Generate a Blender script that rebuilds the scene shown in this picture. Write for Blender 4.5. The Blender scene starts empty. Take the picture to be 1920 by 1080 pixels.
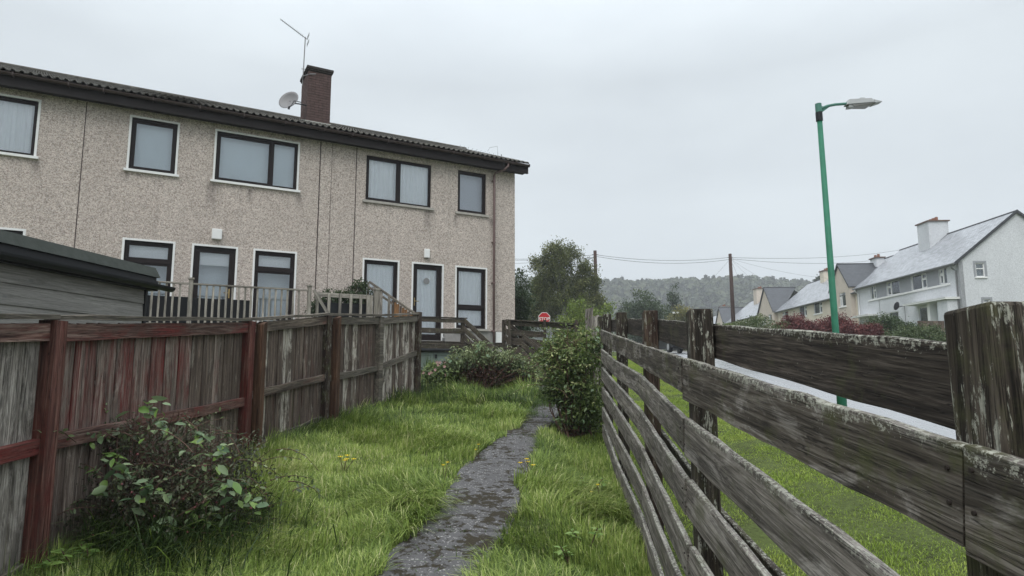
import bpy, math, random
import numpy as np
from mathutils import Vector, Matrix, Euler
random.seed(7); rng = np.random.default_rng(7)
sc = bpy.context.scene
col = sc.collection
PI = math.pi

# ---------------------------------------------------------------- camera, sky, sun, exposure
cam_d = bpy.data.cameras.new('camera'); cam = bpy.data.objects.new('camera', cam_d); col.objects.link(cam)
F = 1180.0; PITCH = math.atan(148 / F)
cam.location = (0, 0, 1.5); cam.rotation_euler = (PI / 2 + PITCH, 0, 0)
cam_d.sensor_width = 36; cam_d.lens = F / 1920 * 36; cam_d.clip_start = 0.05; cam_d.clip_end = 4000
sc.camera = cam
sc.view_settings.view_transform = 'Standard'; sc.view_settings.look = 'None'
sc.view_settings.exposure = 0.52; sc.view_settings.gamma = 1.0; sc.view_settings.use_curve_mapping = False
SUN_EL = math.radians(58); SUN_AZ = math.radians(200)     # compass-like azimuth: 0 = +Y, clockwise
world = bpy.data.worlds.new('World'); sc.world = world; world.use_nodes = True
nt = world.node_tree; N = nt.nodes; L = nt.links; N.clear()
wo = N.new('ShaderNodeOutputWorld'); mixs = N.new('ShaderNodeMixShader')
sky = N.new('ShaderNodeTexSky'); sky.sky_type = 'NISHITA'; sky.sun_disc = False
sky.sun_elevation = SUN_EL; sky.sun_rotation = SUN_AZ; sky.dust_density = 4
bs = N.new('ShaderNodeBackground'); bs.inputs[1].default_value = 0.08; L.new(sky.outputs[0], bs.inputs[0])
bc = N.new('ShaderNodeBackground')                          # the overcast layer
tc = N.new('ShaderNodeTexCoord'); mp = N.new('ShaderNodeMapping'); mp.inputs['Scale'].default_value = (1.0, 1.0, 2.6)
L.new(tc.outputs['Generated'], mp.inputs[0])
no = N.new('ShaderNodeTexNoise'); no.inputs['Scale'].default_value = 1.7; no.inputs['Detail'].default_value = 5; no.inputs['Roughness'].default_value = 0.5
L.new(mp.outputs[0], no.inputs['Vector'])
cr = N.new('ShaderNodeValToRGB'); cr.color_ramp.elements[0].position = 0.32; cr.color_ramp.elements[1].position = 0.68
cr.color_ramp.elements[0].color = (0.455, 0.496, 0.530, 1); cr.color_ramp.elements[1].color = (0.575, 0.624, 0.655, 1)
L.new(no.outputs[0], cr.inputs[0])
sx = N.new('ShaderNodeSeparateXYZ'); L.new(tc.outputs['Generated'], sx.inputs[0])
mr = N.new('ShaderNodeMapRange'); mr.inputs[1].default_value = 0.42; mr.inputs[2].default_value = 1.0; mr.inputs[3].default_value = 1.0; mr.inputs[4].default_value = 3.0
L.new(sx.outputs[2], mr.inputs[0])
vm = N.new('ShaderNodeVectorMath'); vm.operation = 'SCALE'; L.new(cr.outputs[0], vm.inputs[0]); L.new(mr.outputs[0], vm.inputs['Scale'])
L.new(vm.outputs[0], bc.inputs[0]); bc.inputs[1].default_value = 1.0
mixs.inputs[0].default_value = 0.94; L.new(bs.outputs[0], mixs.inputs[1]); L.new(bc.outputs[0], mixs.inputs[2]); L.new(mixs.outputs[0], wo.inputs[0])
sun_d = bpy.data.lights.new('sun', 'SUN'); sun_d.energy = 1.5; sun_d.angle = math.radians(50); sun_d.color = (1.0, 0.97, 0.93)
sun = bpy.data.objects.new('sun', sun_d); col.objects.link(sun)
sdir = Vector((math.sin(SUN_AZ) * math.cos(SUN_EL), math.cos(SUN_AZ) * math.cos(SUN_EL), math.sin(SUN_EL)))
sun.rotation_euler = sdir.to_track_quat('Z', 'Y').to_euler(); sun.location = (0, 0, 30)

# ---------------------------------------------------------------- helpers
def tag(o, label=None, cat=None, group=None, kind=None):
    if label: o['label'] = label
    if cat: o['category'] = cat
    if group: o['group'] = group
    if kind: o['kind'] = kind
    return o
def empty(name, loc=(0, 0, 0), rz=0, label=None, cat=None, group=None):
    o = bpy.data.objects.new(name, None); col.objects.link(o); o.location = loc; o.rotation_euler = (0, 0, rz)
    return tag(o, label, cat, group)
def link(name, me, parent=None, mat=None):
    if mat is not None and not me.materials: me.materials.append(mat)
    o = bpy.data.objects.new(name, me); col.objects.link(o)
    if parent is not None: o.parent = parent
    return o
def copy_tree(o, parent=None):
    c = o.copy(); col.objects.link(c)
    if parent is not None: c.parent = parent
    for ch in list(o.children): copy_tree(ch, c)
    return c
class MB:
    def __init__(s): s.v = []; s.f = []
    def add(s, vs, fs):
        n = len(s.v); s.v += [tuple(v) for v in vs]; s.f += [tuple(i + n for i in f) for f in fs]; return s
    def box(s, x0, x1, y0, y1, z0, z1, top=None):
        vs = [(x0, y0, z0), (x1, y0, z0), (x1, y1, z0), (x0, y1, z0), (x0, y0, z1), (x1, y0, z1), (x1, y1, z1), (x0, y1, z1)]
        return s.add(vs, [(0, 3, 2, 1), (4, 5, 6, 7), (0, 1, 5, 4), (1, 2, 6, 5), (2, 3, 7, 6), (3, 0, 4, 7)])
    def hexa(s, b, t):                                      # bottom ring, top ring of 4 points
        return s.add(list(b) + list(t), [(0, 3, 2, 1), (4, 5, 6, 7), (0, 1, 5, 4), (1, 2, 6, 5), (2, 3, 7, 6), (3, 0, 4, 7)])
    def tube(s, pts, rad, n=8, cap=True):
        pts = [Vector(p) for p in pts]; m = len(pts)
        if not hasattr(rad, '__len__'): rad = [rad] * m
        base = len(s.v); up = Vector((0.13, 0.21, 1)).normalized()
        for i, p in enumerate(pts):
            d = (pts[min(i + 1, m - 1)] - pts[max(i - 1, 0)]).normalized()
            a = d.cross(up)
            if a.length < 1e-3: a = d.cross(Vector((1, 0, 0)))
            a.normalize(); b = d.cross(a)
            for k in range(n):
                t = 2 * PI * k / n; s.v.append(tuple(p + (a * math.cos(t) + b * math.sin(t)) * rad[i]))
        for i in range(m - 1):
            for k in range(n):
                a0 = base + i * n + k; a1 = base + i * n + (k + 1) % n; s.f.append((a0, a1, a1 + n, a0 + n))
        if cap:
            s.f.append(tuple(base + k for k in range(n))[::-1]); s.f.append(tuple(base + (m - 1) * n + k for k in range(n)))
        return s
    def build(s, name, mat, parent=None, smooth=False, bevel=0):
        me = bpy.data.meshes.new(name); me.from_pydata(s.v, [], s.f); me.update()
        if smooth: me.polygons.foreach_set('use_smooth', [True] * len(me.polygons))
        o = link(name, me, parent, mat)
        if bevel:
            m = o.modifiers.new('bevel', 'BEVEL'); m.width = bevel; m.segments = 2; m.limit_method = 'ANGLE'
        return o
def stamp(name, tv, tf, pos, R, scale, mat, parent=None, rnd=None, smooth=False):
    tv = np.asarray(tv, float); tf = np.asarray(tf, int); M = len(pos); k = len(tv)
    scale = np.asarray(scale, float)
    if scale.ndim == 1: scale = scale[:, None]
    loc = tv[None] * scale[:, None, :] if scale.shape[1] in (1, 3) else tv[None]
    v = np.einsum('mij,mkj->mki', R, loc) + pos[:, None, :]
    f = (tf[None] + (np.arange(M) * k)[:, None, None]).reshape(-1, tf.shape[1])
    return npmesh(name, v.reshape(-1, 3), f, mat, parent, None if rnd is None else np.repeat(rnd, k), smooth)
def npmesh(name, v, f, mat, parent=None, rnd=None, smooth=False):
    me = bpy.data.meshes.new(name); nf, fs = f.shape
    me.vertices.add(len(v)); me.vertices.foreach_set('co', v.astype(np.float32).ravel())
    me.loops.add(nf * fs); me.loops.foreach_set('vertex_index', f.astype(np.int32).ravel())
    me.polygons.add(nf); me.polygons.foreach_set('loop_start', (np.arange(nf) * fs).astype(np.int32))
    if smooth: me.polygons.foreach_set('use_smooth', np.ones(nf, bool))
    if rnd is not None:
        a = me.attributes.new('rnd', 'FLOAT', 'POINT'); a.data.foreach_set('value', rnd.astype(np.float32))
    me.update(calc_edges=True)
    return link(name, me, parent, mat)
def rots(yaw, pitch, roll):
    cy, sy, cp, sp, cr_, sr = np.cos(yaw), np.sin(yaw), np.cos(pitch), np.sin(pitch), np.cos(roll), np.sin(roll)
    Rz = np.zeros((len(yaw), 3, 3)); Rz[:, 0, 0] = cy; Rz[:, 0, 1] = -sy; Rz[:, 1, 0] = sy; Rz[:, 1, 1] = cy; Rz[:, 2, 2] = 1
    Ry = np.zeros_like(Rz); Ry[:, 0, 0] = cp; Ry[:, 0, 2] = sp; Ry[:, 2, 0] = -sp; Ry[:, 2, 2] = cp; Ry[:, 1, 1] = 1
    Rx = np.zeros_like(Rz); Rx[:, 1, 1] = cr_; Rx[:, 1, 2] = -sr; Rx[:, 2, 1] = sr; Rx[:, 2, 2] = cr_; Rx[:, 0, 0] = 1
    return Rz @ Ry @ Rx
def rrot(n, tilt=0.9): return rots(rng.uniform(0, 2 * PI, n), rng.normal(0, tilt, n), rng.normal(0, tilt, n))
_ph = rng.uniform(0, 6.28, (40,)); _dr = rng.uniform(0, 6.28, (40,))
def wob(x, y, sc_=1.0, k0=0, n=6):                           # smooth pseudo noise, about -1..1
    r = 0
    for i in range(n):
        a = _dr[(k0 + i) % 40]; w = sc_ * (0.7 + 0.37 * i)
        r = r + np.sin(w * (np.cos(a) * x + np.sin(a) * y) + _ph[(k0 + i) % 40])
    return r / math.sqrt(n) / 1.2

# ---------------------------------------------------------------- materials
class NM:
    def __init__(s, name):
        s.m = bpy.data.materials.new(name); s.m.use_nodes = True; s.t = s.m.node_tree; s.N = s.t.nodes; s.L = s.t.links; s.N.clear()
        s.out = s.N.new('ShaderNodeOutputMaterial'); s.p = s.N.new('ShaderNodeBsdfPrincipled'); s.L.new(s.p.outputs[0], s.out.inputs[0])
        s.tc = s.N.new('ShaderNodeTexCoord')
    def n(s, t, **kw):
        o = s.N.new(t)
        for k, v in kw.items(): setattr(o, k, v)
        return o
    def l(s, a, b): s.L.new(a, b)
    def coord(s, kind='Object', scale=(1, 1, 1), rand=False, rot=(0, 0, 0)):
        mp = s.n('ShaderNodeMapping'); mp.inputs['Scale'].default_value = scale; mp.inputs['Rotation'].default_value = rot
        src = s.tc.outputs[kind]
        if rand:
            oi = s.n('ShaderNodeObjectInfo'); va = s.n('ShaderNodeVectorMath', operation='SCALE'); va.inputs[0].default_value = (17.3, 9.7, 23.1)
            s.l(oi.outputs['Random'], va.inputs['Scale']); ad = s.n('ShaderNodeVectorMath', operation='ADD'); s.l(src, ad.inputs[0]); s.l(va.outputs[0], ad.inputs[1]); src = ad.outputs[0]
        s.l(src, mp.inputs[0]); return mp.outputs[0]
    def noise(s, vec, scale, detail=4, rough=0.55, dist=0.0):
        o = s.n('ShaderNodeTexNoise'); o.inputs['Scale'].default_value = scale; o.inputs['Detail'].default_value = detail; o.inputs['Roughness'].default_value = rough
        o.inputs['Distortion'].default_value = dist; s.l(vec, o.inputs['Vector']); return o.outputs[0]
    def vor(s, vec, scale, feature='F1'):
        o = s.n('ShaderNodeTexVoronoi', feature=feature); o.inputs['Scale'].default_value = scale; s.l(vec, o.inputs['Vector']); return o
    def ramp(s, fac, stops, interp='LINEAR'):
        r = s.n('ShaderNodeValToRGB'); e = r.color_ramp.elements; r.color_ramp.interpolation = interp
        while len(e) > 1: e.remove(e[-1])
        for i, (p, c) in enumerate(stops):
            el = e[0] if i == 0 else e.new(p)
            el.position = p; c = c if hasattr(c, '__len__') else (c, c, c); el.color = (*c[:3], 1)
        s.l(fac, r.inputs[0]); return r.outputs[0]
    def mix(s, fac, a, b, mode='MIX'):
        m = s.n('ShaderNodeMix', data_type='RGBA', blend_type=mode)
        for sock, v in ((m.inputs[0], fac), (m.inputs[6], a), (m.inputs[7], b)):
            if hasattr(v, 'is_linked') or hasattr(v, 'links'): s.l(v, sock)
            elif hasattr(v, '__len__'): sock.default_value = (*v[:3], 1)
            else: sock.default_value = v
        return m.outputs[2]
    def math(s, op, a, b=None):
        m = s.n('ShaderNodeMath', operation=op)
        for i, v in enumerate((a, b)):
            if v is None: continue
            if hasattr(v, 'links'): s.l(v, m.inputs[i])
            else: m.inputs[i].default_value = v
        return m.outputs[0]
    def sep(s, vec):
        o = s.n('ShaderNodeSeparateXYZ'); s.l(vec, o.inputs[0]); return o.outputs
    def bump(s, h, strength=0.5, dist=0.01):
        b = s.n('ShaderNodeBump'); b.inputs['Strength'].default_value = strength; b.inputs['Distance'].default_value = dist; s.l(h, b.inputs['Height']); s.l(b.outputs[0], s.p.inputs['Normal'])
    def fin(s, colr, rough=0.8, spec=0.3):
        if hasattr(colr, 'links'): s.l(colr, s.p.inputs['Base Color'])
        else: s.p.inputs['Base Color'].default_value = (*colr[:3], 1)
        if hasattr(rough, 'links'): s.l(rough, s.p.inputs['Roughness'])
        else: s.p.inputs['Roughness'].default_value = rough
        s.p.inputs['Specular IOR Level'].default_value = spec
        return s.m
def plain(name, c, rough=0.7, spec=0.3, var=0.25, sc_=6, metal=0, bump=0.0):
    m = NM(name); v = m.coord(rand=True); n = m.noise(v, sc_, 5, 0.6)
    cc = m.mix(n, tuple(x * (1 - var) for x in c), tuple(min(1, x * (1 + var)) for x in c))
    if bump: m.bump(m.noise(v, sc_ * 6, 4), bump, 0.005)
    m.p.inputs['Metallic'].default_value = metal
    return m.fin(cc, rough, spec)
def wood(name, dark, mid, light, length_axis=0, patch=None, patch_amt=(0.5, 0.6), lichen=0.0, lichen_top=False, gs=1.0, rough=0.85, worn=None, worn_amt=(0.5, 0.75), moss=0.0, streak=1.0, patch_z=None):
    """weathered timber, grain along local axis length_axis"""
    m = NM(name)
    sl = [22 * gs] * 3; sl[length_axis] = 1.1 * gs
    big = [3.2] * 3; big[length_axis] = 1.0
    v = m.coord(scale=tuple(sl), rand=True); vb = m.coord(scale=tuple(big), rand=True); v1 = m.coord(rand=True)
    g = m.noise(v, 1.6, 8, 0.62, 1.6)
    vf = m.coord(scale=tuple(x * 3 for x in sl), rand=True); gf = m.noise(vf, 2.0, 5, 0.7, 0.6)
    gg = m.math('ADD', m.math('MULTIPLY', g, 0.65), m.math('MULTIPLY', gf, 0.35))
    c = m.ramp(gg, [(0.38, dark), (0.50, mid), (0.62, light)])
    b = m.noise(vb, 1.3, 5, 0.6, 0.4)
    c = m.mix(m.ramp(b, [(0.3, 0.0), (0.7, 0.45)]), c, m.mix(0.5, mid, dark))
    stv = [7.0] * 3; stv[length_axis] = 0.45
    stn = m.noise(m.coord(scale=tuple(stv), rand=True), 1.6, 6, 0.7, 0.8)
    c = m.mix(streak, c, m.ramp(stn, [(0.32, 0.42), (0.5, 0.95), (0.68, 1.6)]), 'MULTIPLY')
    if worn is not None:                                     # bleached, worn streaks
        w = m.noise(vb, 2.3, 6, 0.7, 1.2); w2 = m.math('MULTIPLY', m.ramp(w, [(worn_amt[0], 0.0), (worn_amt[1], 1.0)]), m.ramp(gf, [(0.35, 0.25), (0.6, 1.0)]))
        c = m.mix(m.math('MULTIPLY', w2, 0.85), c, worn)
    if patch is not None:                                    # what is left of the old stain
        pn = m.noise(vb, 1.1, 6, 0.65, 0.7); pf = m.math('MULTIPLY', m.ramp(pn, [(patch_amt[0], 0.0), (patch_amt[1], 1.0)]), m.ramp(g, [(0.36, 1.0), (0.62, 0.35)]))
        if patch_z is not None: pf = m.math('MULTIPLY', pf, m.ramp(m.math('ADD', m.math('ADD', m.sep(m.tc.outputs['Object'])[2], m.math('MULTIPLY', g, 0.3)), 0.3), [(patch_z + .38, 0.10), (patch_z + .52, 1.0)]))
        c = m.mix(pf, c, m.mix(m.noise(v1, 30, 4), tuple(x * 0.6 for x in patch), tuple(min(1, x * 1.3) for x in patch)))
    cv = [75.0] * 3; cv[length_axis] = 1.5
    cn_ = m.noise(m.coord(scale=tuple(cv), rand=True), 1.0, 3, 0.5, 1.2); ck = m.ramp(m.math('ABSOLUTE', m.math('SUBTRACT', cn_, 0.5)), [(0.004, 1.0), (0.022, 0.0)])
    ckm = m.math('MULTIPLY', ck, 0.75 * min(1.0, streak + .2)); c = m.mix(ckm, c, tuple(x * .35 for x in dark))
    c = m.mix(1.0, c, (1.05, 1.0, 0.93), 'MULTIPLY')
    # knots
    kv = [3.0] * 3; kv[length_axis] = 1.4
    ko = m.vor(m.coord(scale=tuple(kv), rand=True), 1.6); kd = m.ramp(ko.outputs['Distance'], [(0.03, 1.0), (0.10, 0.0)])
    c = m.mix(m.math('MULTIPLY', kd, 0.7), c, dark)
    if moss:
        mn = m.noise(v1, 7, 6, 0.7); c = m.mix(m.math('MULTIPLY', m.ramp(mn, [(0.52, 0.0), (0.66, 1.0)]), moss), c, (0.07, 0.075, 0.03))
    if lichen:
        ln = m.noise(v1, 62, 6, 0.8, 0.3); lb = m.noise(v1, 4, 3, 0.6)
        if lichen_top:
            z = m.sep(m.tc.outputs['Object'])[2]; zt = m.ramp(m.math('MULTIPLY', z, 1.0), [(0.045, 0.0), (0.078, 1.0)])
            ym = m.math('ADD', m.math('MULTIPLY', ln, 0.80), m.math('MULTIPLY', zt, 0.135))
        else: ym = m.math('MULTIPLY', m.noise(m.coord(scale=(1.6, 1.6, .32), rand=True), 30, 6, 0.75, 0.4), 0.93)
        ym = m.math('ADD', ym, m.math('MULTIPLY', lb, 0.2))
        lf = m.ramp(ym, [(0.63, 0.0), (0.67, 1.0)])
        c = m.mix(m.math('MULTIPLY', lf, lichen), c, m.mix(m.noise(v1, 90, 2), (0.22, 0.22, 0.18), (0.50, 0.50, 0.43)))
    m.bump(m.math('SUBTRACT', gg, m.math('MULTIPLY', ckm, 0.6)), 0.9, 0.006)
    return m.fin(c, rough, 0.25)

M = {}
M['fence_dark'] = wood('dark_weathered_wood', (0.012, 0.010, 0.009), (0.042, 0.036, 0.031), (0.105, 0.093, 0.083), 0, worn=(0.26, 0.25, 0.24), worn_amt=(0.62, 0.80), lichen=0.9, lichen_top=True, moss=0.5)
M['fence_grey'] = wood('grey_weathered_wood', (0.035, 0.031, 0.029), (0.155, 0.145, 0.138), (0.31, 0.30, 0.295), 0, worn=(0.46, 0.45, 0.45), worn_amt=(0.52, 0.70), lichen=0.9, lichen_top=True, moss=0.45)
M['fence_mid'] = wood('brown_grey_wood', (0.018, 0.015, 0.013), (0.075, 0.066, 0.058), (0.17, 0.16, 0.148), 0, worn=(0.40, 0.39, 0.39), worn_amt=(0.50, 0.66), lichen=0.9, lichen_top=True, moss=0.7)
M['post_dark'] = wood('dark_post_wood', (0.010, 0.008, 0.007), (0.036, 0.030, 0.025), (0.095, 0.083, 0.072), 2, lichen=0.85, moss=0.5, worn=(0.13, 0.12, 0.11), worn_amt=(0.55, 0.75))
M['post_brown'] = wood('brown_post_wood', (0.012, 0.008, 0.007), (0.045, 0.030, 0.024), (0.10, 0.072, 0.058), 2, moss=0.5, lichen=0.5)
M['board_red'] = wood('red_stained_board', (0.062, 0.048, 0.043), (0.19, 0.155, 0.14), (0.35, 0.31, 0.285), 2, patch=(0.15, 0.020, 0.020), patch_amt=(0.42, 0.58), patch_z=0.0, worn=(0.50, 0.47, 0.45), worn_amt=(0.54, 0.70))
M['board_brown'] = wood('brown_board', (0.040, 0.030, 0.026), (0.115, 0.088, 0.076), (0.22, 0.185, 0.165), 2, patch=(0.10, 0.035, 0.03), patch_amt=(0.55, 0.75), worn=(0.42, 0.40, 0.37), worn_amt=(0.56, 0.72))
M['board_grey'] = wood('grey_board', (0.070, 0.064, 0.060), (0.20, 0.188, 0.178), (0.37, 0.355, 0.34), 2, worn=(0.58, 0.565, 0.55), worn_amt=(0.46, 0.62))
M['board_white'] = wood('bleached_board', (0.055, 0.044, 0.038), (0.14, 0.115, 0.10), (0.26, 0.235, 0.21), 2, worn=(0.70, 0.68, 0.64), worn_amt=(0.43, 0.55))
M['rail_red'] = wood('red_stained_rail', (0.05, 0.025, 0.022), (0.13, 0.075, 0.065), (0.23, 0.18, 0.16), 0, patch=(0.15, 0.026, 0.024), patch_amt=(0.45, 0.60), worn=(0.38, 0.33, 0.29), worn_amt=(0.62, 0.8))
M['rail_brown'] = wood('brown_rail', (0.045, 0.034, 0.028), (0.12, 0.098, 0.082), (0.22, 0.19, 0.165), 0, patch=(0.14, 0.04, 0.035), patch_amt=(0.52, 0.70))
M['rail_grey'] = wood('grey_rail', (0.055, 0.05, 0.043), (0.135, 0.123, 0.108), (0.23, 0.21, 0.19), 0, moss=0.3)
M['post_red'] = wood('red_stained_post', (0.035, 0.018, 0.016), (0.11, 0.045, 0.038), (0.20, 0.12, 0.10), 2, patch=(0.115, 0.022, 0.019), patch_amt=(0.45, 0.62))
M['post_new'] = wood('orange_brown_post', (0.03, 0.016, 0.010), (0.085, 0.046, 0.030), (0.15, 0.09, 0.06), 2)
M['board_orange'] = wood('orange_board', (0.12, 0.055, 0.025), (0.24, 0.13, 0.06), (0.34, 0.20, 0.10), 2)
M['deck_grey'] = wood('deck_grey_wood', (0.18, 0.172, 0.155), (0.31, 0.30, 0.28), (0.43, 0.42, 0.40), 2, gs=0.8)
M['deck_grey_h'] = wood('deck_grey_rail', (0.17, 0.163, 0.148), (0.29, 0.28, 0.262), (0.40, 0.39, 0.37), 0, gs=0.8)
M['deck_dark'] = wood('dark_deck_wood', (0.02, 0.017, 0.014), (0.065, 0.056, 0.047), (0.14, 0.125, 0.105), 0, moss=0.5, lichen=0.3)
M['deck_dark_v'] = wood('dark_deck_post', (0.02, 0.017, 0.014), (0.065, 0.056, 0.047), (0.14, 0.125, 0.105), 2, moss=0.5)
M['shed_board'] = wood('shed_cladding', (0.17, 0.172, 0.172), (0.28, 0.283, 0.283), (0.37, 0.373, 0.373), 1, gs=0.6, streak=0.2)
M['black'] = plain('black_plastic', (0.010, 0.011, 0.013), 0.45, 0.3)
M['felt'] = plain('roofing_felt', (0.055, 0.062, 0.055), 0.9, 0.2, 0.4, 10, bump=0.4)
M['brownpvc'] = plain('dark_brown_frame', (0.011, 0.006, 0.006), 0.45, 0.25, 0.2)
M['gutter'] = plain('brown_gutter', (0.050, 0.034, 0.031), 0.5, 0.3, 0.25)
M['fasciab'] = plain('dark_fascia', (0.014, 0.010, 0.010), 0.6, 0.25, 0.25)
M['capdark'] = plain('dark_chimney_cap', (0.13, 0.085, 0.065), 0.8, 0.2, 0.3)
M['pipe'] = plain('brown_pipe', (0.16, 0.105, 0.10), 0.5, 0.4, 0.25)
M['white'] = plain('white_paint', (0.74, 0.74, 0.73), 0.55, 0.35, 0.08, 9)
M['stone'] = plain('pale_cill_stone', (0.36, 0.34, 0.31), 0.85, 0.2, 0.3, 9, bump=0.3)
M['lead'] = plain('mortar_flashing', (0.36, 0.36, 0.33), 0.9, 0.2, 0.3, 12, bump=0.5)
M['greenpaint'] = plain('green_lamp_paint', (0.020, 0.140, 0.082), 0.6, 0.3, 0.45, 7, bump=0.3)
M['greendark'] = plain('weathered_green_paint', (0.055, 0.17, 0.13), 0.5, 0.4, 0.3, 8)
M['lampgrey'] = plain('grey_lamp_casting', (0.30, 0.31, 0.31), 0.5, 0.5, 0.15)
M['lampglass'] = plain('lamp_lens', (0.16, 0.16, 0.15), 0.15, 0.6, 0.1)
M['metal'] = plain('dull_grey_metal', (0.22, 0.22, 0.22), 0.45, 0.5, 0.2, metal=0.5)
M['dish'] = plain('grey_dish', (0.15, 0.147, 0.15), 0.5, 0.4, 0.1)
M['terracotta'] = plain('terracotta', (0.22, 0.10, 0.065), 0.8, 0.2, 0.25, 12)
M['polewood'] = plain('creosoted_pole', (0.055, 0.036, 0.032), 0.85, 0.2, 0.4, 4)
M['wire'] = plain('black_cable', (0.06, 0.06, 0.065), 0.6, 0.2, 0.1)
M['redsign'] = plain('red_sign_face', (0.50, 0.012, 0.02), 0.4, 0.5, 0.1)
M['greenboard'] = plain('grey_green_cupboard_paint', (0.20, 0.245, 0.225), 0.7, 0.3, 0.2, 4)
M['concrete'] = plain('concrete', (0.30, 0.29, 0.275), 0.9, 0.2, 0.3, 7, bump=0.4)
M['bark'] = plain('bark', (0.075, 0.060, 0.048), 0.95, 0.1, 0.45, 14, bump=0.6)
M['birchbark'] = plain('pale_bark', (0.26, 0.25, 0.23), 0.9, 0.1, 0.5, 9, bump=0.5)
M['twig'] = plain('brown_twigs', (0.095, 0.058, 0.045), 0.9, 0.15, 0.45, 9)
M['net'] = plain('net_curtain', (0.93, 0.94, 0.96), 0.9, 0.1, 0.06, 9)
M['lightcurtain'] = plain('sky_toned_blind', (0.70, 0.78, 0.82), 0.9, 0.1, 0.10, 1.3)  # pale blind, with sky reflection of the panes put into its bluish colour
M['greyblind'] = plain('grey_blind', (0.50, 0.52, 0.58), 0.9, 0.1, 0.06, 2)
M['room'] = plain('dim_room', (0.13, 0.14, 0.15), 0.9, 0.1, 0.2, 1)
M['greycurtain'] = plain('grey_green_curtain', (0.13, 0.16, 0.15), 0.9, 0.1, 0.2, 4)
M['greyband'] = plain('grey_painted_band', (0.28, 0.29, 0.31), 0.85, 0.2, 0.1, 3)
M['nail'] = plain('rusty_nail', (0.02, 0.014, 0.012), 0.6, 0.4, 0.3)
M['rust'] = plain('rusty_brass', (0.35, 0.25, 0.10), 0.4, 0.5, 0.2, metal=0.4)

def glass():
    m = NM('window_glass'); gl = m.n('ShaderNodeBsdfGlossy'); gl.inputs['Roughness'].default_value = 0.03; gl.inputs['Color'].default_value = (0.9, 0.95, 1, 1)
    tr = m.n('ShaderNodeBsdfTransparent'); tr.inputs['Color'].default_value = (0.988, 0.992, 0.995, 1)
    fr = m.n('ShaderNodeFresnel'); fr.inputs['IOR'].default_value = 1.45
    mx = m.n('ShaderNodeMixShader'); m.l(m.math('ADD', fr.outputs[0], 0.06), mx.inputs[0]); m.l(tr.outputs[0], mx.inputs[1]); m.l(gl.outputs[0], mx.inputs[2]); m.l(mx.outputs[0], m.out.inputs[0])
    return m.m
M['glass'] = glass()
def harl(name, c0, c1, speck, sc_=70, rough=0.95, stain=0.0, soft=False, spots=()):
    m = NM(name); v = m.coord()
    vo = m.vor(v, sc_); vo2 = m.vor(v, sc_ * 0.42)
    n2 = m.noise(v, sc_ * 0.8, 4, 0.7)
    cc = m.ramp(m.math('ADD', m.math('MULTIPLY', m.sep(vo.outputs['Color'])[0], 0.5), m.math('MULTIPLY', n2, 0.5)), [(0.22, speck), (0.42, c0), (0.75, c1)])
    c2 = m.ramp(m.sep(vo2.outputs['Color'])[1], [(0.0, 0.92 if soft else 0.78), (0.35, 0.98 if soft else 0.98), (1.0, 1.03 if soft else 1.12)])
    cc = m.mix(1.0, cc, c2, 'MULTIPLY')
    big = m.noise(m.coord(scale=(1, 1, 0.35)), 0.7, 5, 0.6); cc = m.mix(m.ramp(big, [(0.35, 0.0), (0.7, 0.30)]), cc, tuple(x * 0.62 for x in c0))
    if stain:
        st = m.noise(m.coord(scale=(3.0, 3.0, 0.22)), 1.0, 6, 0.65); cc = m.mix(m.math('MULTIPLY', m.ramp(st, [(0.56, 0.0), (0.78, 1.0)]), stain), cc, tuple(x * 0.45 for x in c0))
    for (px_, pz_, wx_, hz_) in spots:
        sp_ = m.sep(m.tc.outputs['Object']); nn = m.noise(m.coord(scale=(5, 5, 1.2)), 1.5, 5, 0.65)
        fx = m.ramp(m.math('ABSOLUTE', m.math('SUBTRACT', sp_[0], px_)), [(0.0, 1.0), (wx_, 0.0)]); fz = m.math('MULTIPLY', m.ramp(m.math('SUBTRACT', pz_, sp_[2]), [(0.0, 0.0), (0.03, 1.0), (hz_, 0.0)]), m.ramp(nn, [(0.35, 0.1), (0.6, 1.0)]))
        cc = m.mix(m.math('MULTIPLY', m.math('MULTIPLY', fx, fz), 0.75), cc, (0.10, 0.085, 0.075))
    m.bump(m.math('ADD', n2, vo.outputs['Distance']), 0.7, 0.012)
    return m.fin(cc, rough, 0.2)
M['harl'] = harl('pebbledash', (0.47, 0.40, 0.355), (0.69, 0.62, 0.565), (0.24, 0.195, 0.17), 64, stain=0.7, spots=((2.76, 4.96, .22, .98), (4.55, 4.96, .12, .3), (0.80, 4.95, .12, .35), (1.95, 4.93, .10, .45), (0.9, 6.42, 0.3, .12)))
M['harl_white'] = harl('white_roughcast', (0.60, 0.615, 0.64), (0.68, 0.695, 0.72), (0.50, 0.51, 0.535), 30, stain=0.12, soft=True)
M['harl_beige'] = harl('beige_roughcast', (0.56, 0.49, 0.42), (0.63, 0.56, 0.48), (0.47, 0.41, 0.35), 45, stain=0.15, soft=True)
M['harl_cream'] = harl('cream_roughcast', (0.66, 0.60, 0.49), (0.74, 0.67, 0.56), (0.56, 0.5, 0.41), 45, stain=0.1, soft=True)
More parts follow.
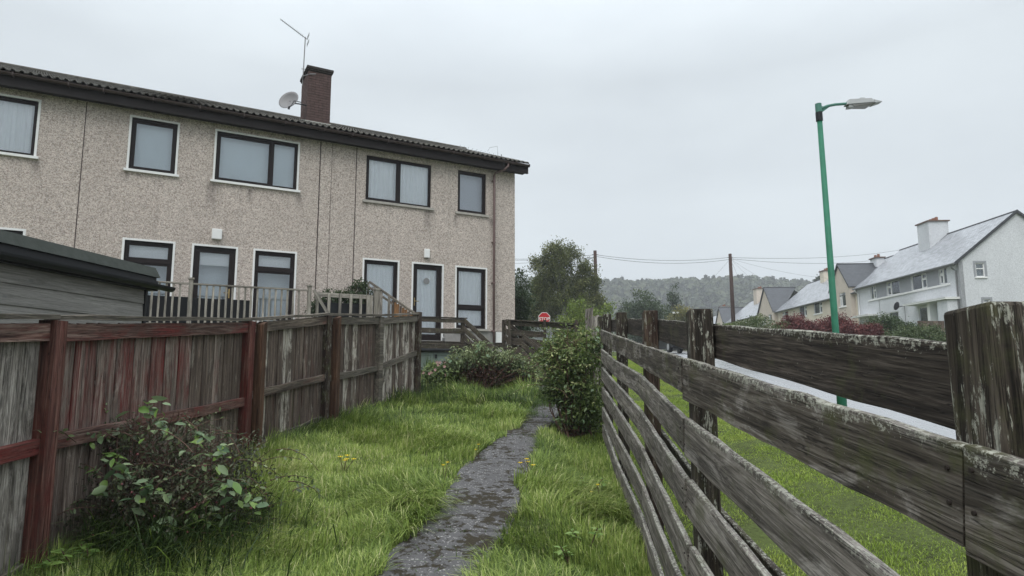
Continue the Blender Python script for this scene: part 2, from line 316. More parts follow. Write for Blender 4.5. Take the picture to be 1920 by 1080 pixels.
def slate(name, c, rough=0.45, cw=0.30, ch=0.20):
    m = NM(name); v = m.coord('UV', (1, 1, 1))
    b = m.n('ShaderNodeTexBrick'); b.inputs['Scale'].default_value = 1.0; b.inputs['Brick Width'].default_value = cw; b.inputs['Row Height'].default_value = ch; b.inputs['Mortar Size'].default_value = 0.012
    b.inputs['Color1'].default_value = (*[x * 0.72 for x in c], 1); b.inputs['Color2'].default_value = (*[x * 1.25 for x in c], 1); b.inputs['Mortar'].default_value = (*[x * 0.35 for x in c], 1)
    m.l(v, b.inputs['Vector']); n = m.noise(m.coord(), 0.6, 5, 0.65); cc = m.mix(m.ramp(n, [(0.35, 0.0), (0.7, 0.5)]), b.outputs[0], tuple(x * 1.3 for x in c))
    m.bump(b.outputs['Fac'], -0.6, 0.01)
    return m.fin(cc, rough, 0.6)
M['slate_light'] = slate('wet_grey_slate', (0.27, 0.28, 0.30), 0.24)
M['slate_dark'] = slate('blue_black_slate', (0.045, 0.05, 0.06), 0.6)
def tilem():
    m = NM('concrete_roof_tile'); v = m.coord('Object', rand=True); n = m.noise(v, 9, 5, 0.7); n2 = m.noise(v, 40, 3)
    cc = m.ramp(n, [(0.35, (0.040, 0.036, 0.032)), (0.6, (0.085, 0.080, 0.068)), (0.75, (0.20, 0.20, 0.16))]); m.bump(n2, 0.5, 0.01); return m.fin(cc, 0.85, 0.2)
M['tile'] = tilem()
M['brick'] = plain('dark_red_brick', (0.095, 0.062, 0.057), 0.9, 0.2, 0.6, 11, bump=0.5)
M['mortar'] = plain('grey_brown_mortar', (0.045, 0.040, 0.037), 0.95, 0.1, 0.3, 10)
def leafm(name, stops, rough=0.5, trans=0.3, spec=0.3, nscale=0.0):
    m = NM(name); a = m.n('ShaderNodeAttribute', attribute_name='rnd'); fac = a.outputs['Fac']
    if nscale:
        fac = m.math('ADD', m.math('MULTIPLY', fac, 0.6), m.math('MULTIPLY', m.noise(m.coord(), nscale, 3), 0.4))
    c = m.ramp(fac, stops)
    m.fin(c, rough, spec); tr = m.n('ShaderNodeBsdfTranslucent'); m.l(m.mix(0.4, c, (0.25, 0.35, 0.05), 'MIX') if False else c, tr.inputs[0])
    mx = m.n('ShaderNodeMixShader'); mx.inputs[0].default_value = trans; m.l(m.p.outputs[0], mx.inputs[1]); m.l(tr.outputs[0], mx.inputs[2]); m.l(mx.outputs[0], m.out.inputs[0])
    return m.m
def leafobj(name, c1, c2, rough=0.4):                         # single leaf objects: colour by object random
    m = NM(name); oi = m.n('ShaderNodeObjectInfo'); c = m.mix(oi.outputs['Random'], c1, c2)
    v = m.coord(); c = m.mix(m.math('MULTIPLY', m.noise(v, 30, 3), 0.4), c, tuple(x * 0.5 for x in c1))
    m.fin(c, rough, 0.35); tr = m.n('ShaderNodeBsdfTranslucent'); m.l(c, tr.inputs[0])
    mx = m.n('ShaderNodeMixShader'); mx.inputs[0].default_value = 0.25; m.l(m.p.outputs[0], mx.inputs[1]); m.l(tr.outputs[0], mx.inputs[2]); m.l(mx.outputs[0], m.out.inputs[0]); return m.m
M['grass'] = leafm('long_grass', [(0.0, (0.018, 0.036, 0.012)), (0.3, (0.070, 0.112, 0.026)), (0.6, (0.18, 0.262, 0.050)), (0.85, (0.36, 0.44, 0.115)), (1.0, (0.55, 0.54, 0.28))], 0.55, 0.35, 0.25)  # lowest stop deepened: shadow between blades put into the colour
M['verge'] = leafm('mown_grass', [(0.0, (0.13, 0.20, 0.035)), (0.5, (0.24, 0.325, 0.060)), (1.0, (0.36, 0.42, 0.10))], 0.6, 0.35, 0.2)
M['l_birch'] = leafm('birch_leaves', [(0.0, (0.035, 0.048, 0.018)), (0.55, (0.11, 0.13, 0.042)), (1.0, (0.23, 0.24, 0.095))])
M['l_dark'] = leafm('dark_leaves', [(0.0, (0.022, 0.038, 0.020)), (0.6, (0.05, 0.078, 0.035)), (1.0, (0.09, 0.12, 0.05))])
M['l_light'] = leafm('light_leaves', [(0.0, (0.07, 0.11, 0.02)), (0.6, (0.15, 0.21, 0.045)), (1.0, (0.26, 0.31, 0.08))])
M['l_yellow'] = leafm('yellowing_leaves', [(0.0, (0.07, 0.08, 0.03)), (0.5, (0.16, 0.16, 0.05)), (1.0, (0.32, 0.27, 0.08))])
M['l_red'] = leafm('red_leaves', [(0.0, (0.05, 0.016, 0.016)), (0.6, (0.115, 0.036, 0.036)), (0.9, (0.20, 0.065, 0.06)), (1.0, (0.36, 0.17, 0.15))])
M['l_brownred'] = leafm('brown_red_leaves', [(0.0, (0.05, 0.028, 0.024)), (0.6, (0.10, 0.05, 0.04)), (1.0, (0.17, 0.09, 0.06))])
M['l_bush'] = leafm('garden_leaves', [(0.0, (0.035, 0.055, 0.020)), (0.45, (0.095, 0.14, 0.040)), (0.8, (0.21, 0.26, 0.085)), (1.0, (0.36, 0.38, 0.17))], 0.45)
M['l_sage'] = leafm('sage_leaves', [(0.0, (0.04, 0.055, 0.03)), (0.45, (0.12, 0.16, 0.07)), (1.0, (0.36, 0.40, 0.21))], 0.45)
M['l_twiggy'] = leafm('twiggy_leaves', [(0.0, (0.035, 0.026, 0.022)), (0.4, (0.055, 0.055, 0.033)), (0.7, (0.085, 0.10, 0.055)), (1.0, (0.16, 0.19, 0.11))], 0.5)
M['l_forest'] = leafm('forest_leaves', [(0.0, (0.022, 0.034, 0.020)), (0.5, (0.05, 0.068, 0.032)), (1.0, (0.10, 0.115, 0.05))])
M['l_hedge'] = leafm('hedge_leaves', [(0.0, (0.03, 0.05, 0.025)), (0.6, (0.075, 0.105, 0.045)), (1.0, (0.15, 0.18, 0.08))])
M['leaf_big'] = leafobj('broad_green_leaf', (0.085, 0.15, 0.075), (0.27, 0.35, 0.18))
M['leaf_bright'] = leafobj('bright_green_leaf', (0.12, 0.22, 0.05), (0.24, 0.35, 0.09))
M['flower'] = plain('yellow_petals', (0.72, 0.52, 0.02), 0.6, 0.2, 0.2)
M['pink'] = plain('pink_petals', (0.50, 0.30, 0.30), 0.7, 0.2, 0.2)
M['orangeflower'] = plain('orange_petals', (0.62, 0.18, 0.04), 0.7, 0.2, 0.2)
M['berry'] = plain('dark_red_berries', (0.10, 0.018, 0.02), 0.4, 0.4, 0.3)

def soilm():
    m = NM('soil_and_thatch'); v = m.coord(); n = m.noise(v, 1.2, 6, 0.7); n2 = m.noise(v, 22, 5, 0.7)
    c = m.mix(m.ramp(n2, [(0.35, 0.0), (0.65, 1.0)]), (0.028, 0.032, 0.014), (0.085, 0.11, 0.035)); c = m.mix(m.ramp(n, [(0.4, 0.0), (0.7, 0.6)]), c, (0.11, 0.14, 0.045)); m.bump(n2, 0.8, 0.03); return m.fin(c, 1.0, 0.1)  # soil tones also darkened to carry the shadow between grass blades
M['soil'] = soilm()
def asphalt(name, c, moss=True, rough=0.9):
    m = NM(name); v = m.coord(); n = m.noise(v, 130, 3, 0.7); n2 = m.noise(v, 2.0, 5, 0.6); sp = m.vor(v, 110)
    cc = m.mix(n, tuple(x * 0.55 for x in c), tuple(x * 1.45 for x in c)); cc = m.mix(m.ramp(m.sep(sp.outputs['Color'])[0], [(0.93, 0.0), (0.96, 0.6)]), cc, (0.5, 0.49, 0.46))
    cc = m.mix(m.ramp(n2, [(0.35, 0.0), (0.7, 0.4)]), cc, tuple(x * 0.65 for x in c))
    if moss:
        a = m.noise(v, 15, 6, 0.72, 0.4); b = m.noise(v, 2.4, 3, 0.5); mf = m.ramp(m.math('ADD', m.math('MULTIPLY', a, 0.7), m.math('MULTIPLY', b, 0.4)), [(0.56, 0.0), (0.59, 1.0)])
        cc = m.mix(mf, cc, m.mix(m.noise(v, 60, 2), (0.010, 0.009, 0.006), (0.045, 0.035, 0.018))); m.bump(m.math('ADD', m.math('MULTIPLY', mf, 1.5), n), 0.6, 0.012)
    else: m.bump(n, 0.4, 0.004)
    return m.fin(cc, rough, 0.3)
M['path'] = asphalt('mossy_path_surface', (0.098, 0.095, 0.097))
def roadm():
    m = NM('wet_asphalt'); v = m.coord(); n = m.noise(v, 60, 4, 0.7); n2 = m.noise(m.coord(scale=(1, 0.25, 1)), 1.3, 6, 0.7)
    cc = m.mix(n, (0.22, 0.225, 0.235), (0.36, 0.37, 0.385)); cc = m.mix(m.ramp(n2, [(0.4, 0.0), (0.6, 0.5)]), cc, (0.24, 0.245, 0.255)); m.bump(n, 0.06, 0.002)
    r = m.ramp(n2, [(0.3, 0.20), (0.7, 0.34)]); return m.fin(cc, r, 0.9)
M['road'] = roadm()

# ---------------------------------------------------------------- ground
GY = [-400, -12, 0, 18, 28, 38, 60, 100, 200, 320, 900]; GZ = [-0.95, -0.95, 0.0, 1.566, 2.15, 2.5, 3.1, 3.7, 5.0, 8.0, 8.0]
def gz(x, y):
    x = np.asarray(x, float); y = np.asarray(y, float)
    z = np.interp(y, GY, GZ)
    sm = lambda t: np.clip(t, 0, 1) ** 2 * (3 - 2 * np.clip(t, 0, 1))
    z = z - 0.12 * sm((x - 0.2) / 0.6)
    z = z + 0.95 * sm((x - 13 - 0.067 * y) / 9) * sm((y - 15) / 15)
    return z
def G(x, y): return float(gz(x, y))
KX = lambda y: 4.55 + 0.068 * y                              # kerb line, near side
xs = np.unique(np.concatenate([np.linspace(-900, -20, 12), np.linspace(-20, -4, 9), np.linspace(-4, 8, 49), np.linspace(8, 45, 30), np.linspace(45, 900, 12)]))
ys = np.unique(np.concatenate([np.linspace(-400, -12, 5), np.linspace(-12, 20, 97), np.linspace(20, 60, 50), np.linspace(60, 320, 25), np.linspace(320, 900, 4)]))
X, Y = np.meshgrid(xs, ys); Z = gz(X, Y)
near = (np.abs(X) < 5) & (Y < 16) & (Y > -5)
Z = Z + np.where(near & (X < KX(Y) - 0.4), 0.012 * wob(X, Y, 5.0), 0)
roadmask = (X > KX(Y) - 0.3) & (X < KX(Y) + 7.5); Z = np.where(roadmask, Z - 0.25, Z)
nx, ny = len(xs), len(ys); idx = np.arange(nx * ny).reshape(ny, nx)
fq = np.stack([idx[:-1, :-1], idx[:-1, 1:], idx[1:, 1:], idx[1:, :-1]], -1).reshape(-1, 4)
gr = npmesh('ground', np.stack([X, Y, Z], -1).reshape(-1, 3), fq, M['soil'], smooth=True); tag(gr, kind='structure', label='grassy sloping ground')

def strip(name, fl, fr, y0, y1, dz, mat, n=60, thick=0.0):
    yy = np.linspace(y0, y1, n); v = []; f = []
    for y in yy:
        a, b = fl(y), fr(y); zb = np.interp(y, GY, GZ) - 0.12
        v += [(a, y, zb + dz), (b, y, zb + dz), (a, y, zb + dz - 0.3), (b, y, zb + dz - 0.3)]
    for i in range(n - 1):
        k = 4 * i; f += [(k, k + 1, k + 5, k + 4), (k + 2, k, k + 4, k + 6), (k + 1, k + 3, k + 7, k + 5)]
    f += [(0, 2, 3, 1), (4 * n - 4, 4 * n - 3, 4 * n - 1, 4 * n - 2)]
    return MB().add(v, f).build(name, mat)
tag(strip('road', lambda y: KX(y) + 0.0, lambda y: KX(y) + 6.0, -12, 200, -0.06, M['road'], 160), kind='structure')
tag(strip('kerb', lambda y: KX(y) - 0.13, lambda y: KX(y) - 0.002, -12, 150, 0.01, M['concrete'], 120), kind='structure')
tag(strip('far_kerb', lambda y: KX(y) + 6.002, lambda y: KX(y) + 6.13, -12, 150, 0.04, M['concrete'], 120), kind='structure')
tag(strip('pavement', lambda y: KX(y) + 6.132, lambda y: KX(y) + 7.9, -12, 150, 0.035, M['concrete'], 120), kind='structure')
# side roads end here
# hill beyond
hx = np.linspace(-500, 800, 80); hy = np.linspace(250, 640, 30); HX, HY = np.meshgrid(hx, hy)
def hillz(x, y):
    t = np.clip((y - 270) / 150, 0, 1); t = t * t * (3 - 2 * t)
    return 4 + t * (44 + 2.0 * np.sin(x / 60.0) + 1.5 * np.sin(x / 23 + 1) - 0.00028 * np.clip(x - 150, 0, None) ** 2)
HZ = hillz(HX, HY); hi = np.arange(80 * 30).reshape(30, 80)
tag(npmesh('hill', np.stack([HX, HY, HZ], -1).reshape(-1, 3), np.stack([hi[:-1, :-1], hi[:-1, 1:], hi[1:, 1:], hi[1:, :-1]], -1).reshape(-1, 4), M['soil'], smooth=True), kind='structure')
# wood covering the hill, one mass
QUAD = np.array([[-.5, -.5, 0], [.5, -.5, 0], [.5, .5, 0], [-.5, .5, 0]]); QF = [[0, 1, 2, 3]]
DIA = np.array([[-.5, 0, 0], [0, -.28, .06], [.5, 0, -.05], [0, .28, .06]]); DF = [[0, 1, 2], [0, 2, 3]]
n = 3600
tx = rng.uniform(-60, 330, n); ty = 270 + 170 * rng.uniform(0, 1, n) ** 0.8; tz = hillz(tx, ty); con = (rng.uniform(size=n) < 0.16 + 0.2 * wob(tx, ty, 0.02)); th_ = rng.uniform(8, 11, n) * np.where(con, 1.12, 1)
k = 46; u = rng.uniform(0, 1, (n, k)); a = rng.uniform(0, 2 * PI, (n, k)); w = np.where(con[:, None], (1 - u) * 2.4 + 0.3, 3.6 * np.sqrt(np.clip(1 - (2 * u - 1) ** 2, 0.02, 1)))
w = w * rng.uniform(0.75, 1.1, (n, k))
P = np.stack([tx[:, None] + w * np.cos(a), ty[:, None] + w * np.sin(a), tz[:, None] + th_[:, None] * (0.18 + 0.82 * u)], -1).reshape(-1, 3)
rn = np.clip(np.repeat(np.where(con, 0.1, rng.uniform(0.25, 0.9, n)), k) + rng.normal(0, 0.12, n * k), 0, 1)
fo = stamp('forest', QUAD, QF, P, rots(a.ravel(), rng.normal(0.8, 0.5, n * k), rng.normal(0, 0.5, n * k)), rng.uniform(1.1, 2.2, n * k), M['l_forest'], rnd=rn)
tag(fo, 'misty dark green wood covering the long hill behind the houses', 'forest', kind='stuff')

# haze: the damp air
hz = MB().box(-905, 905, -405, 905, -3.2, 82).build('haze', None)
hm = bpy.data.materials.new('damp_air'); hm.use_nodes = True; hn = hm.node_tree; hn.nodes.clear()
ho = hn.nodes.new('ShaderNodeOutputMaterial'); pv = hn.nodes.new('ShaderNodeVolumePrincipled'); pv.inputs['Density'].default_value = 0.0010; pv.inputs['Color'].default_value = (0.93, 0.96, 1.0, 1)
hn.links.new(pv.outputs[0], ho.inputs['Volume']); hz.data.materials.append(hm)
tag(hz, 'damp grey air over the whole scene', 'haze', kind='stuff')

# ---------------------------------------------------------------- plank builders
def plank(name, p0, p1, h, t, mat, parent=None, seg=10, jit=0.004, up=(0, 0, 1), h1=None):
    """board from p0 to p1 (centre line), h tall (local z), t thick (local y), grain along local x"""
    p0 = Vector(p0); p1 = Vector(p1); ax = (p1 - p0); Ln = ax.length; ax.normalize(); upv = Vector(up)
    ay = upv.cross(ax).normalized(); az = ax.cross(ay)
    v = []; f = []
    ph = random.uniform(0, 6); sag = random.uniform(-1, 1) * jit
    for i in range(seg + 1):
        x = -Ln / 2 + Ln * i / seg
        j1 = jit * (math.sin(ph + i * 1.7) * 0.5 + random.uniform(-.5, .5)); j2 = jit * (math.cos(ph + i * 1.3) * 0.5 + random.uniform(-.5, .5)); jy = sag * math.sin(PI * i / seg)
        e = 0.003; hh = h + ((h1 if h1 is not None else h) - h) * i / seg; h_ = h; h = hh
        v += [(x, -t / 2 + jy, -h / 2 + j2 + e), (x, t / 2 + jy, -h / 2 + j2 + e), (x, t / 2 + jy, h / 2 + j1 - e), (x, t / 2 - e + jy, h / 2 + j1), (x, -t / 2 + e + jy, h / 2 + j1), (x, -t / 2 + jy, h / 2 + j1 - e)]; h = h_
    q = 6
    for i in range(seg):
        for k in range(q): f.append((i * q + k, i * q + (k + 1) % q, (i + 1) * q + (k + 1) % q, (i + 1) * q + k))
    f.append(tuple(range(q))[::-1]); f.append(tuple(seg * q + k for k in range(q)))
    me = bpy.data.meshes.new(name); me.from_pydata(v, [], f); me.update()
    o = link(name, me, parent, mat)
    o.matrix_local = Matrix.Translation((p0 + p1) / 2) @ Matrix((ax, ay, az)).transposed().to_4x4()
    return o
def upright(name, x, y, z0, z1, w, t, rz, mat, parent=None, slope=0.0, jit=0.003, lean=(0, 0), seg=5, taper=0.0):
    """vertical piece: w wide (local x), t deep (local y); slope tilts its top edge"""
    H = z1 - z0; v = []; f = []
    for i in range(seg + 1):
        z = -H / 2 + H * i / seg; j = random.uniform(-jit, jit); k = random.uniform(-jit, jit); dz = [0, 0, 0, 0]
        if i == seg: dz = [-slope / 2, slope / 2, slope / 2 + random.uniform(-.003, .003), -slope / 2]
        v += [(-w / 2 + j, -t / 2, z + dz[0]), (w / 2 + k, -t / 2, z + dz[1]), (w / 2 + k, t / 2, z + dz[2]), (-w / 2 + j, t / 2, z + dz[3])]
    for i in range(seg):
        for k in range(4): f.append((i * 4 + k, i * 4 + (k + 1) % 4, (i + 1) * 4 + (k + 1) % 4, (i + 1) * 4 + k))
    f.append((3, 2, 1, 0)); f.append(tuple(seg * 4 + k for k in range(4)))
    me = bpy.data.meshes.new(name); me.from_pydata(v, [], f); me.update()
    o = link(name, me, parent, mat); o.location = (x, y, (z0 + z1) / 2); o.rotation_euler = (lean[0], lean[1], rz); return o

# ---------------------------------------------------------------- the pebbledashed terrace on the left
K = (0.085, 18.55); TH = math.radians(61.1); TRZ = math.atan2(-math.cos(TH), -math.sin(TH))     # local x = s (leftwards), local y = outwards
TZ = 0.9; EAVE = 7.62; TS = math.radians(22)
def house_empty(s, label):
    o = empty('terraced_house', (K[0] - math.sin(TH) * s, K[1] - math.cos(TH) * s, TZ), TRZ, label, 'house', 'pebbledashed terraced houses'); return o
def wall(parent, name, x0, x1, z0, z1, ops, mat, face=0.0, thick=0.28, axis='x', cx=0.0):
    """wall with real openings; ops = (a0, a1, z0, z1)"""
    us = sorted(set([x0, x1] + [o[0] for o in ops] + [o[1] for o in ops])); zs = sorted(set([z0, z1] + [o[2] for o in ops] + [o[3] for o in ops]))
    inside = lambda a, z: any(o[0] < a < o[1] and o[2] < z < o[3] for o in ops)
    m = MB(); P = lambda a, d, z: (a, face + d, z) if axis == 'x' else (cx + d, a, z)
    S = lambda i, j: 0 <= i < len(us) - 1 and 0 <= j < len(zs) - 1 and not inside((us[i] + us[i + 1]) / 2, (zs[j] + zs[j + 1]) / 2)
    for i in range(len(us) - 1):
        for j in range(len(zs) - 1):
            if not S(i, j): continue
            a, b, c, d = us[i], us[i + 1], zs[j], zs[j + 1]; th = -thick if axis == 'x' else thick
            m.add([P(a, 0, c), P(b, 0, c), P(b, 0, d), P(a, 0, d)], [(0, 3, 2, 1) if axis == 'x' else (0, 3, 2, 1)]); m.add([P(a, th, c), P(b, th, c), P(b, th, d), P(a, th, d)], [(0, 1, 2, 3)])
            for (di, dj, q) in ((-1, 0, [P(a, 0, c), P(a, 0, d), P(a, th, d), P(a, th, c)]), (1, 0, [P(b, 0, c), P(b, th, c), P(b, th, d), P(b, 0, d)]), (0, -1, [P(a, 0, c), P(a, th, c), P(b, th, c), P(b, 0, c)]), (0, 1, [P(a, 0, d), P(b, 0, d), P(b, th, d), P(a, th, d)])):
                if not S(i + di, j + dj): m.add(q, [(0, 1, 2, 3)])
    return m.build(name, mat, parent)
def rectframe(m, x0, x1, z0, z1, w, y0, y1):
    m.box(x0, x0 + w, y0, y1, z0, z1); m.box(x1 - w, x1, y0, y1, z0, z1); m.box(x0 + w, x1 - w, y0, y1, z0, z0 + w); m.box(x0 + w, x1 - w, y0, y1, z1 - w, z1)
def curtain(parent, x0, x1, z0, z1, y, mat, amp=0.018, freq=55, name='curtain'):
    n = max(6, int((x1 - x0) * 90)); v = []; f = []; ph = random.uniform(0, 6)
    for i in range(n + 1):
        x = x0 + (x1 - x0) * i / n; d = amp * (math.sin(freq * x + ph + 1.3 * math.sin(7 * x)) + 0.4 * math.sin(freq * 2.3 * x))
        for z, s in ((z0, 1), ((z0 + z1) / 2, 0.9), (z1, 0.7)): v.append((x, y + d * s, z))
    for i in range(n):
        for k in range(2): f.append((3 * i + k, 3 * i + 3 + k, 3 * i + 4 + k, 3 * i + 1 + k))
    return MB().add(v, f).build(name, mat, parent, smooth=True)
def window(house, s0, s1, z0, z1, cols=(), tran=None, cur='net', surround=True, sill='white', door=False, rail=None):
    """cols: s positions of mullions, tran: z of transom. A window is frame bars with panes, cill, surround, curtain as sub-parts"""
    o = -0.045; m = MB(); fw = 0.05
    if surround:
        sb = MB(); w = 0.045
        sb.box(s0 - w, s0, -0.05, 0.012, z0 - (0 if sill else 0), z1 + w); sb.box(s1, s1 + w, -0.05, 0.012, z0, z1 + w); sb.box(s0, s1, -0.05, 0.012, z1, z1 + w)
    rectframe(m, s0 + 0.002, s1 - 0.002, z0 + 0.002, z1 - 0.002, fw, o - 0.07, o)
    xs_ = [s0 + fw] + list(cols) + [s1 - fw]; zs_ = [z0 + fw] + ([tran] if tran else []) + [z1 - fw]; pn = []
    for c in cols: m.box(c - 0.03, c + 0.03, o - 0.07, o - 0.002, z0 + fw, z1 - fw)
    if tran: m.box(s0 + fw, s1 - fw, o - 0.07, o + 0.004, tran - 0.035, tran + 0.035)
    for i in range(len(xs_) - 1):
        for j in range(len(zs_) - 1):
            a, b, c, d = xs_[i] + (0.03 if i else 0), xs_[i + 1] - (0.03 if i < len(xs_) - 2 else 0), zs_[j] + (0.035 if j else 0), zs_[j + 1] - (0.035 if j < len(zs_) - 2 else 0)
            sw = 0.085 if door else (0.045 if (i, j) != (0, 0) or len(xs_) == 2 else 0.02)
            rectframe(m, a, b, c, d, sw, o - 0.06, o - 0.015); pn.append((a + sw, b - sw, c + (0.12 if door and j == 0 else sw), d - sw))
            if door and j == 0: m.box(a + sw, b - sw, o - 0.06, o - 0.015, c + sw, c + 0.12)
    w_ = m.build('door' if door else 'window', M['brownpvc'], house)
    for (a, b, c, d) in pn: MB().box(a, b, o - 0.045, o - 0.035, c, d).build('pane', M['glass'], w_)
    if surround: sb.build('surround', M['white'], w_)
    if sill == 'white': MB().box(s0 - 0.09, s1 + 0.09, -0.10, 0.06, z0 - 0.055, z0 - 0.001).build('sill', M['white'], w_)
    elif sill == 'stone': MB().box(s0 - 0.08, s1 + 0.08, -0.10, 0.05, z0 - 0.065, z0 - 0.001).build('sill', M['stone'], w_)
    if cur == 'net': curtain(w_, s0 + 0.03, s1 - 0.03, z0 + 0.02, z1 - 0.02, o - 0.11, M['net'])
    elif cur == 'pale': MB().box(s0, s1, o - 0.17, o - 0.16, z0, z1).build('blind', M['lightcurtain'], w_)
    elif cur == 'grey': MB().box(s0, s1, o - 0.22, o - 0.21, z0, z1).build('blind', M['greyblind'], w_)
    elif cur == 'half':
        MB().box(s0, s1, o - 0.14, o - 0.13, z1 - 0.42, z1).build('blind', M['net'], w_); MB().box(s0, s1, o - 0.42, o - 0.41, z0, z1).build('blind', M['lightcurtain'], w_)
    elif cur == 'slats':
        sl = MB()
        for k in range(int((z1 - z0 - 0.1) / 0.045)): zz = z0 + 0.05 + k * 0.045; sl.add([(s0 + .03, o - .12, zz), (s1 - .03, o - .12, zz), (s1 - .03, o - .15, zz + .043), (s0 + .03, o - .15, zz + .043)], [(0, 1, 2, 3)])
        sl.build('blind', M['net'], w_)
    return w_
def tile_mesh():
    n = 16; wd = 0.30; ln = 0.38; v = []; f = []; th = 0.014
    for e, y in enumerate((0.0, -ln)):
        for i in range(n + 1):
            x = wd * i / n; t = (x / 0.15) % 1.0; z = 0.045 * max(0, math.sin(PI * min(1, t / 0.62))) ** 0.8 if t < 0.62 else 0.0
            z += 0.0 if e == 0 else -0.012
            v += [(x, y, z), (x, y, z - th)]
    q = 2 * (n + 1)
    for i in range(n):
        a = 2 * i; f += [(a, a + 2, a + 2 + q, a + q)[::-1], (a + 1, a + 3, a + 3 + q, a + 1 + q), (a, a + 1, a + 3, a + 2), (a + q, a + q + 2, a + q + 3, a + q + 1)]
    me = bpy.data.meshes.new('roof_tile'); me.from_pydata(v, [], f); me.update(); me.materials.append(M['tile']); return me
TILE = tile_mesh(); TV = np.array([v.co for v in TILE.vertices]); TFc = np.array([list(p.vertices) for p in TILE.polygons])
def terrace(s0, s1, label, ops, door_ops, first=False, last=False):
    """house between s0 and s1; local x measured from s0"""
    h = house_empty(s0, label); Ln = s1 - s0
    loc = lambda o: (o[0] - s0, o[1] - s0, o[2] - TZ, o[3] - TZ)
    wall(h, 'wall', 0, Ln, 2.52 - TZ, 7.36 - TZ, [loc(o) for o in ops] + [(a[0], a[1], 2.52 - TZ, a[3]) for a in [loc(o) for o in door_ops]], M['harl'])
    pl = wall(h, 'plinth', 0, Ln, -0.2, 2.518 - TZ, [(a[0], a[1], 2.22 - TZ, 2.518 - TZ + 0.01) for a in [loc(o) for o in door_ops]], M['concrete'], face=-0.02, thick=0.25)
    bk = MB(); D = 8.4; zt = 7.36 - TZ; zr = EAVE - TZ + (D / 2 + .35) * math.tan(TS) - 0.1
    if first: bk.add([(0, -0.284, -0.2), (0, -D, -0.2), (0, -D, zt), (0, -D / 2, zr), (0, -0.284, zt), (0.25, -0.284, -0.2), (0.25, -D, -0.2), (0.25, -D, zt), (0.25, -D / 2, zr), (0.25, -0.284, zt)], [(0, 1, 2, 3, 4), (9, 8, 7, 6, 5), (0, 5, 6, 1), (1, 6, 7, 2), (2, 7, 8, 3), (3, 8, 9, 4), (4, 9, 5, 0)])
    bk.box(0.26 if first else 0, Ln, -D, -D + .2, -0.2, zt)
    bk.build('back_wall' if not first else 'gable_wall', M['harl'], h)
    MB().box(0.26, Ln - 0.01, -D + .21, -0.30, 4.62 - TZ, 4.70 - TZ).build('upper_floor', M['room'], h)
    MB().box(0.26 if first else 0.0, Ln, -1.6, -1.52, 0.2, 7.3 - TZ).build('inner_wall', M['room'], h)
    xr = -0.27 if first else 0.0
    # roof timbers, gutter
    f = MB(); f.box(xr, Ln, 0.002, 0.27, 7.33 - TZ, 7.345 - TZ); f.build('soffit', M['fasciab'], h)
    f = MB(); f.box(xr, Ln, 0.272, 0.295, 7.28 - TZ, 7.50 - TZ); f.build('fascia', M['fasciab'], h)
    g = MB(); R = 0.058; n = 8; v = []; fc = []
    for e, x in enumerate((xr - (0.03 if first else 0), Ln)):
        for i in range(n + 1): t = PI + PI * i / n; v.append((x, 0.36 + R * math.cos(t), 7.535 - TZ + R * math.sin(t)))
        for i in range(n + 1): t = PI + PI * i / n; v.append((x, 0.36 + (R - .006) * math.cos(t), 7.535 - TZ + (R - .006) * math.sin(t)))
    q = 2 * (n + 1)
    for i in range(n): fc += [(i, i + 1, i + 1 + q, i + q), (i + n + 1, i + n + 1 + q, i + n + 2 + q, i + n + 2), (i, i + n + 1, i + n + 2, i + 1), (i + q, i + 1 + q, i + n + 2 + q, i + n + 1 + q)]
    fc += [(0, q, q + n + 1, n + 1), (n, 2 * n + 1, 2 * n + 1 + q, n + q)]
    g.add(v, fc); g.tube([(xr - 0.031, .36, 7.52 - TZ), (xr - .02, .36, 7.52 - TZ)], 0.055, 12)
    gt = g.build('gutter', M['gutter'], h)
    for k in range(int(Ln / 0.95) + 1):
        x = 0.3 + k * 0.95
        if x < Ln: MB().box(x - 0.014, x + 0.014, 0.296, 0.425, 7.462 - TZ, 7.474 - TZ).box(x - .012, x + .012, 0.4185, 0.427, 7.476 - TZ, 7.55 - TZ).build('gutter_bracket', M['gutter'], gt)
    # tiles: first three courses one by one, the rest joined
    nx_ = int(round((Ln - xr) / 0.30)); pitch = (Ln - xr) / nx_; ey = 0.40; ez = 7.575 - TZ
    R_ = Euler((-TS, 0, 0)).to_matrix()
    pos = []
    for c in range(15):
        for i in range(nx_):
            p = (xr + i * pitch, ey - 0.33 * c * math.cos(TS), ez + 0.33 * c * math.sin(TS) + 0.0)
            if c < 3:
                o = bpy.data.objects.new('roof_tile', TILE); col.objects.link(o); o.parent = h; o.location = (p[0], p[1], p[2] + random.uniform(-.002, .003)); o.rotation_euler = (-TS, random.gauss(0, .004), random.gauss(0, .004)); o.scale = (pitch / 0.30, 1, 1)
            else: pos.append(p)
    pos = np.array(pos); RR = np.repeat(np.array(R_)[None], len(pos), 0)
    tag(stamp('roof_tiles', TV * [pitch / .3, 1, 1], TFc, pos, RR, np.ones(len(pos)), M['tile'], h), kind='stuff')
    # ridge and the far slope, underlay just under the tiles
    zr = ez + 4.95 * math.sin(TS); yr = ey - 4.95 * math.cos(TS)
    r = MB(); r.tube([(xr, yr, zr - 0.01), (Ln, yr, zr - 0.01)], 0.10, 10)
    r.build('ridge', M['tile'], h)
    r = MB(); r.hexa([(xr, ey - .03, ez - .045), (Ln, ey - .03, ez - .045), (Ln, yr, zr - .045), (xr, yr, zr - .045)], [(xr, ey - .03, ez - .025), (Ln, ey - .03, ez - .025), (Ln, yr, zr - .025), (xr, yr, zr - .025)])
